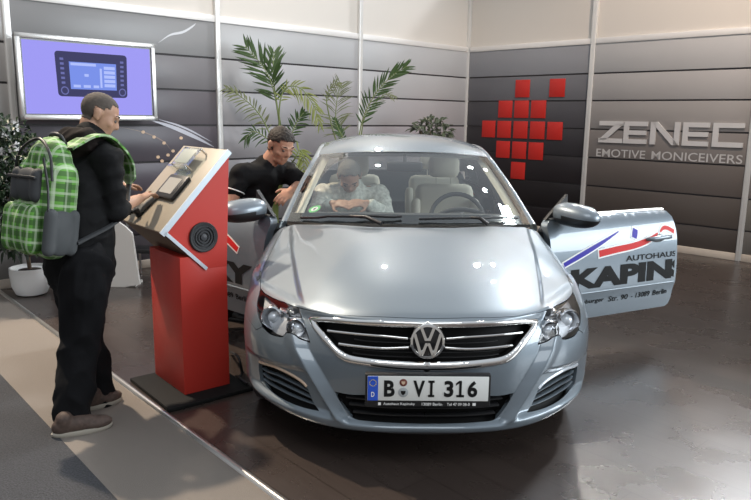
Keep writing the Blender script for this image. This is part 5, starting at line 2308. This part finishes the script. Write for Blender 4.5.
def hand_parts(wrist, d, palm_n, s=1.0, curl=.5, thumb=1, point=False):
    """palm, five bent fingers; d = hand direction, palm_n = palm's facing"""
    d = unit(d)
    n = unit(np.array(palm_n)-d*(np.array(palm_n) @ d))
    b = np.cross(d, n)*thumb
    R = Matrix(((b[0], d[0], n[0]), (b[1], d[1], n[1]), (b[2], d[2], n[2])))
    w = np.array(wrist)
    L = [('ell', w+d*.052*s, (.041*s, .054*s, .015*s), R), ('cap', w-d*.01, w+d*.03*s, .024*s, .025*s)]
    for i, (x, l) in enumerate(((.030, .068), (.011, .078), (-.009, .072), (-.028, .056))):
        p = w+d*.085*s+b*x*s
        c = curl*(1 if not (point and i == 0) else .1)
        a = 0
        q = p
        dirv = d
        for k, fr in enumerate((.45, .32, .25)):
            a += c*(.9 if k else .6)
            dirv = d*math.cos(a)+n*math.sin(a)+b*x*1.2
            e_ = q+unit(dirv)*l*fr*s
            L.append(('cap', q, e_, (.0092-.0009*k)*s, (.0085-.0009*k)*s))
            q = e_
    p = w+d*.022*s+b*.026*s
    q = p+(d*.55+b*.75+n*.25)*.042*s
    L.append(('cap', p, q, .0125*s, .0105*s))
    L.append(('cap', q, q+(d*.85+b*.25+n*.35)*.032*s, .0100*s, .0085*s))
    return L


def limb(a, b, c, ra, rb, rc):
    return [('cap', a, b, ra, rb), ('cap', b, c, rb*.98, rc)]


def hair_shell(name, body, cond, h, m, parent, rough=0.0, seed=0):
    """hair grown from the scalp faces of the body"""
    me = body.data
    rnd = random.Random(seed)
    idx = {}
    V = []
    Fc = []
    use = [cond(np.array(v.co)) for v in me.vertices]
    for p in me.polygons:
        if all(use[i] for i in p.vertices):
            q = []
            for i in p.vertices:
                if i not in idx:
                    idx[i] = len(V)
                    v = me.vertices[i]
                    V.append(np.array(v.co)+np.array(v.normal)*(h+rnd.uniform(-rough, rough)))
                q.append(idx[i])
            Fc.append(tuple(q))
    o = obj(name, V, Fc, m, parent, True)
    md = o.modifiers.new('t', 'SOLIDIFY')
    md.thickness = h*1.3
    md.offset = -1
    return o


def shoe(name, heel, toe, m, msole, parent, w=.048, h=.085):
    heel, toe = np.array(heel, float), np.array(toe, float)
    d = unit(toe-heel)
    s = np.cross(d, [0, 0, 1])
    L = np.linalg.norm(toe-heel)
    R = Matrix(((s[0], d[0], 0), (s[1], d[1], 0), (0, 0, 1)))
    z = np.array([0, 0, 1.0])
    parts = [('ell', heel+d*.06+z*.045, (w*.78, .062, .048), R), ('ell', heel+d*L*.45+z*.045, (w*.86, L*.34, .046), R), ('ell', heel+d*(L-.075)+z*.034, (w, .080, .034), R),
             ('cap', heel+d*.055+z*.05, heel+d*.06+z*h, .040, .042)]
    o = skin_obj(name, parts, m, parent, .006, 3)
    b = MB()
    G = []
    for zz, k in ((.000, .96), (.006, 1.02), (.018, 1.03), (.024, .98)):
        row = []
        for a in np.linspace(0, 2*PI, 36, endpoint=False):
            c = math.cos(a)
            wy = w*(.80+.24*smooth01((c+1)/2))
            row.append(heel+d*(L/2+L/2*k*np.sign(c)*abs(c)**.8)+s*wy*math.sin(a)*k+z*zz)
        G.append(row)
    b.grid(G, closed_u=True)
    b.add(G[0], [tuple(range(36))[::-1]])
    b.add(G[-1], [tuple(range(36))])
    b.build('sole', msole, o, 40)
    return o


def eyes(P, parent, m_iris, s=1.0, closed=True):
    for q in (1, -1):
        c = P(q*.031, .0745, .010)
        v = []
        f = []
        me = MB()
        parts = 10
        for i in range(1, parts):
            th = PI*i/parts
            for j in range(12):
                a = 2*PI*j/12
                v.append(c+.0125*s*np.array([math.sin(th)*math.cos(a), math.sin(th)*math.sin(a), math.cos(th)]))
        for i in range(parts-2):
            for j in range(12):
                f.append((i*12+j, (i+1)*12+j, (i+1)*12+(j+1) % 12, i*12+(j+1) % 12))
        me.add(v, f)
        me.build('eye', m_iris, parent, 60)
        b = MB()
        b.tube([P(q*.014, .088, .035), P(q*.030, .088, .040), P(q*.050, .073, .036)], [.003, .005, .003], 6)
        b.build('eyebrow', MATS['brow'], parent, 60)


mat('brow', (.03, .02, .015), .9)
M_eye = mat('eye_dark', (.10, .08, .07), .15)

# ---------------- visitor at the console
A1 = V3([.5, .866, 0])                   # torso, turned away from the camera
r1 = V3([.866, -.5, 0])
z_ = V3([0, 0, 1.0])
pelv = at_y(80, 262, 3.47)
chest = at_y(82, 190, 3.54)
csh = at_y(86, 151, 3.58)
headc = at_y(99.5, 116.5, 3.66)
sR = csh+r1*.165-z_*.025
sL = csh-r1*.165-z_*.025
elR = at_y(115, 209, 3.50)
wrR = at_y(137, 200, 3.74)
fing = at_y(158, 189, 3.90)
rp = V3([.64, -.77, 0])
hpR = pelv+rp*.095
hpL = pelv-rp*.095
knR = at_y(80, 340, 3.40)
knL = at_y(86, 335, 3.62)
anR = at_y(74, 421, 3.30)
anL = at_y(98, 397, 3.60)
m1 = thing('person', 'man in black jacket wearing a green backpack, bending over the console', 'person', (pelv[0], pelv[1], 0))
b1o = V3([pelv[0], pelv[1], 0])


def loc(parts, o):
    out = []
    for p in parts:
        if p[0] == 'cap':
            out.append(('cap', np.array(p[1])-o, np.array(p[2])-o, p[3], p[4]))
        else:
            out.append((p[0], np.array(p[1])-o)+tuple(p[2:]))
    return out


fw1 = unit(V3([.84, .30, -.48]))
hp, HP1, ax1 = head_parts(headc, fw1, V3([.35, .25, .9]), .98)
neckb = csh+z_*.05+A1*.03
elL = csh-r1*.22+A1*.12-z_*.24
wrL = elL+A1*.25+z_*.02
body = hp+[('cap', neckb-z_*.02, headc-ax1[2]*.05-ax1[1]*.02, .062, .056), ('cap', pelv, chest, .135, .14), ('cap', chest, csh-z_*.04, .14, .11), ('cap', sR-z_*.02, sL-z_*.02, .065, .065)]
body += limb(sR, elR, wrR, .055, .042, .029)+limb(sL, elL, wrL, .055, .042, .029)
body += limb(hpR, knR, anR, .085, .058, .042)+limb(hpL, knL, anL, .085, .058, .042)
body += hand_parts(wrR, fing-wrR, V3([.2, .25, -1]), 1.0, .45, 1, True)+hand_parts(wrL, A1, V3([0, 0, -1]), 1.0, .4, -1)
body += [('cap', anR, at_y(98, 425, 3.33)+z_*.02, .04, .03), ('cap', anL, at_y(112, 402, 3.60)+z_*.02, .04, .03)]
bo = skin_obj('body', loc(body, b1o), SKIN1, m1, .0055, 3)


def in_head(HP, ax, c, o):
    def f(co):
        d = co+o-c
        return d @ ax[0], d @ ax[1], d @ ax[2]
    return f


h1 = in_head(HP1, ax1, headc, b1o)


def scalp1(co):
    x, y, z = h1(co)
    if abs(x) > .10 or abs(y) > .13 or z > .15 or z < -.10:
        return False
    if abs(x) > .071 and -.045 < y < .018 and z < .03:
        return False
    return (z > .075 and y < .062) or (y < .035 and z > .045) or (y < .012 and z > .015) or (y < -.025 and z > -.045)


hair_shell('hair', bo, scalp1, .0022, mat('cropped_hair', (.075, .06, .05), .85, vary=.4, bscale=250), m1, .0006, 1)
eyes(lambda x, y, z: HP1(x, y, z)-b1o, m1, M_eye)
M_jkt = mat('black_jacket', (.006, .006, .0065), .85, spec=.2, bump=.35, bscale=18)
jk = [('cap', pelv-z_*.0+z_*.02, chest, .160, .165), ('cap', chest, csh-z_*.05, .165, .125), ('cap', sR-z_*.015, sL-z_*.015, .074, .074), ('cap', sR*.45+neckb*.55-z_*.03, sL*.45+neckb*.55-z_*.03, .075, .075), ('cap', pelv-z_*.03, pelv+z_*.06, .166, .162),
      ('cap', csh-z_*.02, neckb+z_*.015, .11, .082)]
slv = elR+unit(wrR-elR)*.045
jk += [('cap', sR-z_*.01, elR, .070, .060), ('cap', elR, slv, .064, .056), ('cap', sL, elL, .075, .064), ('cap', elL, elL+(wrL-elL)*.5, .064, .056)]
skin_obj('jacket', loc(jk, b1o), M_jkt, m1, .008, 4, folds(.016))
hood_c = neckb-A1*.075+z_*.025
R_h = Matrix(((r1[0], A1[0], 0), (r1[1], A1[1], 0), (0, 0, 1)))
hd = [('ell', hood_c-z_*.035, (.125, .062, .075), R_h), ('cap', neckb+r1*.088+A1*.05-z_*.02, hood_c+r1*.065-z_*.01, .024, .050), ('cap', neckb-r1*.088+A1*.05-z_*.02, hood_c-r1*.065-z_*.01, .024, .050), ('cap', hood_c+r1*.05-z_*.06, hood_c-A1*.03-z_*.16, .07, .03)]
skin_obj('hood', loc(hd, b1o), mat('hood_brown', (.014, .010, .009), .9, spec=.2), m1, .008, 4, folds(.018, 10, 14, 4))
M_trs = mat('black_trousers', (.005, .005, .006), .9, spec=.2, bump=.4, bscale=12)
tr = [('cap', pelv+z_*.02, pelv-z_*.06, .145, .15)]+[('cap', hpR, knR, .125, .095), ('cap', knR, anR+z_*.05, .095, .088), ('cap', anR+z_*.05, anR-z_*.035, .088, .096)]
tr += [('cap', hpL, knL, .125, .095), ('cap', knL, anL+z_*.05, .095, .085), ('cap', anL+z_*.05, anL-z_*.03, .085, .09)]
skin_obj('trousers', loc(tr, b1o), M_trs, m1, .009, 4, folds(.022, 8, 5, 2))
M_shoe = mat('sneaker_brown', (.07, .045, .035), .7, vary=.6, bscale=60)
M_sole = mat('sneaker_sole', (.34, .31, .26), .7)
for hpx, tpx in (((52, 437.5), (112, 425.5)), ((84, 411), (121, 399))):
    shoe('shoe', ground(*hpx)-b1o, ground(*tpx)-b1o, M_shoe, M_sole, m1, .050, .08)

# ---------------- backpack
def plaid():
    m = bpy.data.materials.new('green_plaid')
    m.use_nodes = True
    nt = m.node_tree
    p = nt.nodes['Principled BSDF']
    p.inputs['Roughness'].default_value = .7
    t = nt.nodes.new('ShaderNodeTexCoord')
    sp_ = nt.nodes.new('ShaderNodeSeparateXYZ')
    nt.links.new(t.outputs['Object'], sp_.inputs[0])

    def band(src, freq, lo, off=0.0):
        a = nt.nodes.new('ShaderNodeMath')
        a.operation = 'MULTIPLY_ADD'
        a.inputs[1].default_value = freq
        a.inputs[2].default_value = off
        nt.links.new(src, a.inputs[0])
        b_ = nt.nodes.new('ShaderNodeMath')
        b_.operation = 'FRACT'
        nt.links.new(a.outputs[0], b_.inputs[0])
        c = nt.nodes.new('ShaderNodeMath')
        c.operation = 'LESS_THAN'
        c.inputs[1].default_value = lo
        nt.links.new(b_.outputs[0], c.inputs[0])
        return c.outputs[0]
    col = None
    prev = (0.10, 0.30, 0.035, 1)
    cur = None
    for src, fr, lo, off, cc, fac in ((sp_.outputs[0], 19, .40, 0, (.03, .085, .015, 1), .75), (sp_.outputs[2], 19, .40, 0, (.03, .085, .015, 1), .75),
                                      (sp_.outputs[0], 19, .20, .45, (.50, .58, .42, 1), .5), (sp_.outputs[2], 19, .20, .45, (.50, .58, .42, 1), .5),
                                      (sp_.outputs[1], 19, .18, .2, (.50, .58, .42, 1), .35)):
        mx = nt.nodes.new('ShaderNodeMix')
        mx.data_type = 'RGBA'
        g = nt.nodes.new('ShaderNodeMath')
        g.operation = 'MULTIPLY'
        g.inputs[1].default_value = fac
        nt.links.new(band(src, fr, lo, off), g.inputs[0])
        nt.links.new(g.outputs[0], mx.inputs[0])
        if cur is None:
            mx.inputs[6].default_value = prev
        else:
            nt.links.new(cur, mx.inputs[6])
        mx.inputs[7].default_value = cc
        cur = mx.outputs[2]
    nt.links.new(cur, p.inputs['Base Color'])
    return m


M_plaid = plaid()
M_bagd = mat('bag_charcoal', (.035, .037, .04), .7)
M_mesh = mat('bag_mesh', (.06, .065, .068), .8)
# local frame: x = wearer's right, y = wearer's front, z up the back
bz = unit(unit(csh-pelv)+V3([.12, 0, .6]))
by = unit(A1-bz*(A1 @ bz))
bx = np.cross(by, bz)
bag_o = (chest*.62+csh*.38)-by*.225-z_*.135+bx*.005
bag = thing('backpack', 'green plaid backpack with dark pockets worn on the visitor\'s back', 'backpack', bag_o)
bag.scale = (0.98, 1.05, 1.14)
bag.rotation_mode = 'QUATERNION'
bag.rotation_quaternion = Matrix(((bx[0], by[0], bz[0]), (bx[1], by[1], bz[1]), (bx[2], by[2], bz[2]))).to_quaternion()


def rbox(c, h, n=3):
    """soft-cornered pad as overlapping ellipsoids/capsules"""
    x, y, z = h
    r = min(h)*.9
    L = []
    for sx in (-1, 1):
        for sy in (-1, 1):
            L.append(('cap', (c[0]+sx*(x-r), c[1]+sy*(y-r), c[2]-(z-r)), (c[0]+sx*(x-r), c[1]+sy*(y-r), c[2]+(z-r)), r, r))
    L.append(('ell', c, (x*.98, y*.98, z*1.0)))
    return L


main = rbox((0, 0, -.035), (.160, .095, .215))+[('ell', (0, .005, .15), (.125, .085, .115))]
skin_obj('main_compartment', main, M_plaid, bag, .008, 6)
skin_obj('lower_pocket', rbox((-.01, -.095, -.125), (.125, .045, .105)), M_plaid, bag, .008, 5)
skin_obj('upper_pocket', rbox((-.01, -.088, .055), (.105, .035, .072)), M_bagd, bag, .007, 5)
MB().box(-.115, .095, -.130, -.118, .080, .092, bev=.004).build('zip_flap', M_black, bag, 40)
for q in (1, -1):
    skin_obj('side_pocket', rbox((q*.148, -.01, -.13), (.030, .085, .10)), M_mesh, bag, .007, 5)
    wpts = [csh+r1*q*.095-A1*.15+z_*.035, csh+r1*q*.115-A1*.05+z_*.080, csh+r1*q*.122+A1*.04+z_*.066, csh+r1*q*.125+A1*.145-z_*.05, chest+r1*q*.125+A1*.185, chest+r1*q*.18+A1*.07-z_*.14]
    sp_pts = [(q*.080, .03, .22)]+[tuple(V3([(w_-bag_o) @ bx/.98, (w_-bag_o) @ by/1.05, (w_-bag_o) @ bz/1.14])) for w_ in wpts]+[(q*.17, .06, -.17)]
    P = spline(np.array(sp_pts), 40)
    b = MB()
    G = []
    for i in range(40):
        t_ = unit(P[min(i+1, 39)]-P[max(i-1, 0)])
        sd = unit(V3([1, 0, 0])-t_*t_[0])
        nn = np.cross(t_, sd)
        wv = .046 if i < 27 else .014
        G.append([P[i]+sd*wv+nn*.004, P[i]+nn*.010, P[i]-sd*wv+nn*.004, P[i]-sd*wv-nn*.006, P[i]+sd*wv-nn*.006])
    b.grid(G, closed_u=True)
    b.m = [1 if (k//5) > 26 else 0 for k in range(len(b.f))]
    b.build('shoulder_strap', [M_plaid, M_bagd], bag, 50)
    b = MB()
    b.tube(spline(np.array([(q*.10, -.095, .17), (q*.135, -.085, .05), (q*.155, -.085, -.06)]), 14), .006, 6)
    b.build('compression_strap', M_black, bag, 50)
b = MB().tube(spline(np.array([(-.045, .05, .235), (-.035, .02, .272), (.035, .02, .272), (.045, .05, .235)]), 16), .009, 8)
b.build('grab_handle', M_black, bag, 60)
b = MB().tube(spline(np.array([(-.140, -.070, .08), (-.112, -.075, .19), (0, -.062, .248), (.112, -.075, .19), (.140, -.07, .08)]), 24), .007, 6)
b.build('zip', M_black, bag, 60)

# ---------------- man leaning in at the open passenger door
A2 = unit(V3([.80, -.40, 0]))
r2 = V3([A2[1], -A2[0], 0])
Y2 = 5.02
head2 = at_y(280.5, 146, Y2)
csh2 = at_y(262, 172, Y2+.06)
chest2 = at_y(254, 190, Y2+.10)
pelv2 = at_y(236, 226, Y2+.25)
sR2 = at_y(241, 173, Y2-.10)
sL2 = at_y(287, 172, Y2+.16)
elR2 = at_y(231, 203, Y2-.16)
wrR2 = at_y(236, 234, Y2-.12)
elL2 = at_y(301, 184, Y2+.02)
wrL2 = at_y(291, 191, Y2-.10)
p2o = V3([pelv2[0], pelv2[1], 0])
m2 = thing('person', 'dark-haired man in black polo shirt leaning over the open passenger door', 'person', p2o)
fw2 = unit(V3([.62, -.62, -.48]))
hp2, HP2, ax2 = head_parts(head2, fw2, V3([.15, -.1, 1]), 1.06)
nk2 = csh2+V3([.03, -.02, .04])
hR2, hL2 = pelv2+r2*.09, pelv2-r2*.09
kR2, kL2 = V3([hR2[0]+.02, hR2[1], .48]), V3([hL2[0]+.0, hL2[1]+.05, .48])
fR2, fL2 = V3([hR2[0]-.02, hR2[1]+.06, .07]), V3([hL2[0]-.02, hL2[1]+.10, .07])
body = hp2+[('cap', nk2, head2-ax2[2]*.06-ax2[1]*.02, .066, .060), ('cap', pelv2, chest2, .14, .15), ('cap', chest2, csh2-z_*.03, .15, .12), ('cap', sR2, sL2, .056, .056)]
body += limb(sR2, elR2, wrR2, .050, .044, .030)+limb(sL2, elL2, wrL2, .050, .044, .030)
body += limb(hR2, kR2, fR2, .088, .06, .045)+limb(hL2, kL2, fL2, .088, .06, .045)
body += hand_parts(wrL2, at_y(281, 199, Y2-.2)-wrL2, V3([-.3, .5, -.6]), 1.05, .55, -1)+hand_parts(wrR2, V3([.3, -.1, -.9]), V3([.6, .3, 0]), 1.05, .5, 1)
bo2 = skin_obj('body', loc(body, p2o), SKIN2, m2, .0055, 3)
h2 = in_head(HP2, ax2, head2, p2o)


def scalp2(co):
    x, y, z = h2(co)
    x, y, z = x/1.06, y/1.06, z/1.06
    if abs(x) > .10 or abs(y) > .13 or z > .15 or z < -.10:
        return False
    if abs(x) > .072 and -.045 < y < .018 and z < .032:
        return False
    return (z > .072 and y < .072) or (y < .045 and z > .045) or (y < .014 and z > -.012) or (y < -.025 and z > -.055)


hair_shell('hair', bo2, scalp2, .009, mat('dark_hair', (.020, .013, .009), .7, vary=.5, bscale=120), m2, .004, 2)
eyes(lambda x, y, z: HP2(x, y, z)-p2o, m2, M_eye, 1.06)
M_polo = mat('black_polo', (.006, .006, .0065), .85, spec=.2, bump=.35, bscale=16)
pj = [('cap', pelv2, chest2, .165, .172), ('cap', chest2, csh2-z_*.04, .172, .135), ('cap', sR2-z_*.01, sL2-z_*.01, .082, .082), ('cap', csh2, nk2+z_*.005, .10, .082)]
pj += [('cap', sR2, sR2+(elR2-sR2)*.55, .074, .066), ('cap', sL2, sL2+(elL2-sL2)*.85, .080, .070)]
polo = skin_obj('polo_shirt', loc(pj, p2o), M_polo, m2, .008, 4, folds(.009, 8, 8, 5))
e0 = sR2+(elR2-sR2)*.60
b = MB()
dd = unit(elR2-sR2)
u1 = unit(np.cross(dd, [0, 1, .2]))
u2 = np.cross(dd, u1)
b.tube([e0-p2o+(u1*math.cos(a)+u2*math.sin(a))*.068 for a in np.linspace(0, 2*PI, 30, endpoint=False)], .004, 6, closed=True)
b.build('sleeve_piping', M_white, polo, 60)
tr = [('cap', pelv2+z_*.01, pelv2-z_*.07, .155, .15), ('cap', hR2, kR2, .115, .085), ('cap', kR2, fR2+z_*.0, .085, .075), ('cap', hL2, kL2, .115, .085), ('cap', kL2, fL2+z_*.0, .085, .075)]
skin_obj('trousers', loc(tr, p2o), M_trs, m2, .010, 4)
for ft in (fR2, fL2):
    hh_ = V3([ft[0], ft[1], 0])-A2*.07
    shoe('shoe', hh_-p2o, hh_+A2*.28-p2o, M_black, M_black, m2, .048, .09)

# ---------------- man sitting in the car, on the passenger side
def cw_(x, y, z):
    return c2w(np.array([x, y, z]))


p3o = cw_(-.37, 2.36, 0)
m3 = thing('person', 'man in pale patterned shirt seated behind the windscreen, looking down at his hands', 'person', p3o)
pel3, ch3, cs3 = cw_(-.37, 2.42, .62), cw_(-.37, 2.36, .86), cw_(-.37, 2.30, 1.035)
hd3 = cw_(-.385, 2.17, 1.135)
fd = -CB
fw3 = unit(fd*.62-z_*.78+CT*.05)
hp3, HP3, ax3 = head_parts(hd3, fw3, z_*.7+fd*.7, 1.0)
sR3, sL3 = cw_(-.57, 2.29, 1.00), cw_(-.17, 2.29, 1.00)
eR3, eL3 = cw_(-.63, 2.12, .86), cw_(-.12, 2.12, .86)
wR3, wL3 = cw_(-.50, 1.955, .965), cw_(-.26, 1.955, .97)
hR3, hL3 = cw_(-.47, 2.40, .60), cw_(-.27, 2.40, .60)
kR3, kL3 = cw_(-.49, 2.00, .66), cw_(-.25, 2.00, .66)
aR3, aL3 = cw_(-.49, 1.72, .33), cw_(-.25, 1.72, .33)
body = hp3+[('cap', cs3+z_*.03, hd3-ax3[2]*.05-ax3[1]*.03, .062, .056), ('cap', pel3, ch3, .135, .14), ('cap', ch3, cs3-z_*.04, .14, .11), ('cap', sR3, sL3, .062, .062)]
body += limb(sR3, eR3, wR3, .053, .042, .029)+limb(sL3, eL3, wL3, .053, .042, .029)
body += limb(hR3, kR3, aR3, .08, .058, .042)+limb(hL3, kL3, aL3, .08, .058, .042)
body += hand_parts(wR3, fd*.55+CT*.8+z_*.12, V3([0, .5, -.6]), 1.0, .4, -1)+hand_parts(wL3, fd*.55-CT*.8+z_*.12, V3([0, .5, -.6]), 1.0, .4, 1)
body += [('cap', aR3, aR3+fd*.12-z_*.04, .042, .032), ('cap', aL3, aL3+fd*.12-z_*.04, .042, .032)]
bo3 = skin_obj('body', loc(body, p3o), SKIN3, m3, .006, 3)
h3 = in_head(HP3, ax3, hd3, p3o)


def scalp3(co):
    x, y, z = h3(co)
    if abs(x) > .10 or abs(y) > .13 or z > .15 or z < -.10:
        return False
    if abs(x) > .072 and -.045 < y < .018 and z < .032:
        return False
    return (z > .080 and y < .055) or (y < .035 and z > .045) or (y < .012 and z > -.01) or (y < -.025 and z > -.05)


hair_shell('hair', bo3, scalp3, .010, mat('grey_hair', (.17, .15, .13), .8, vary=.3, bscale=120), m3, .002, 3)
eyes(lambda x, y, z: HP3(x, y, z)-p3o, m3, M_eye)
M_sh = mat('patterned_shirt', (.62, .60, .52), .8, vary=.75, bscale=42)
sh = [('cap', pel3, ch3, .155, .162), ('cap', ch3, cs3-z_*.05, .162, .13), ('cap', sR3-z_*.01, sL3-z_*.01, .077, .077), ('cap', cs3, cs3+z_*.03, .10, .082)]
sh += limb(sR3, eR3, wR3+(eR3-wR3)*.12, .074, .062, .046)+limb(sL3, eL3, wL3+(eL3-wL3)*.12, .074, .062, .046)
skin_obj('shirt', loc(sh, p3o), M_sh, m3, .008, 4, folds(.012, 9, 9, 6))
tr = [('cap', hR3, kR3, .10, .078), ('cap', kR3, aR3, .078, .06), ('cap', hL3, kL3, .10, .078), ('cap', kL3, aL3, .078, .06), ('cap', pel3, pel3-z_*.02, .145, .14)]
skin_obj('trousers', loc(tr, p3o), M_trs, m3, .011, 4)
for an in (aR3, aL3):
    hh_ = np.array([an[0], an[1], an[2]-.085])-fd*.06
    shoe('shoe', hh_-p3o, hh_+fd*.27-p3o, M_black, M_black, m3, .046, .08)
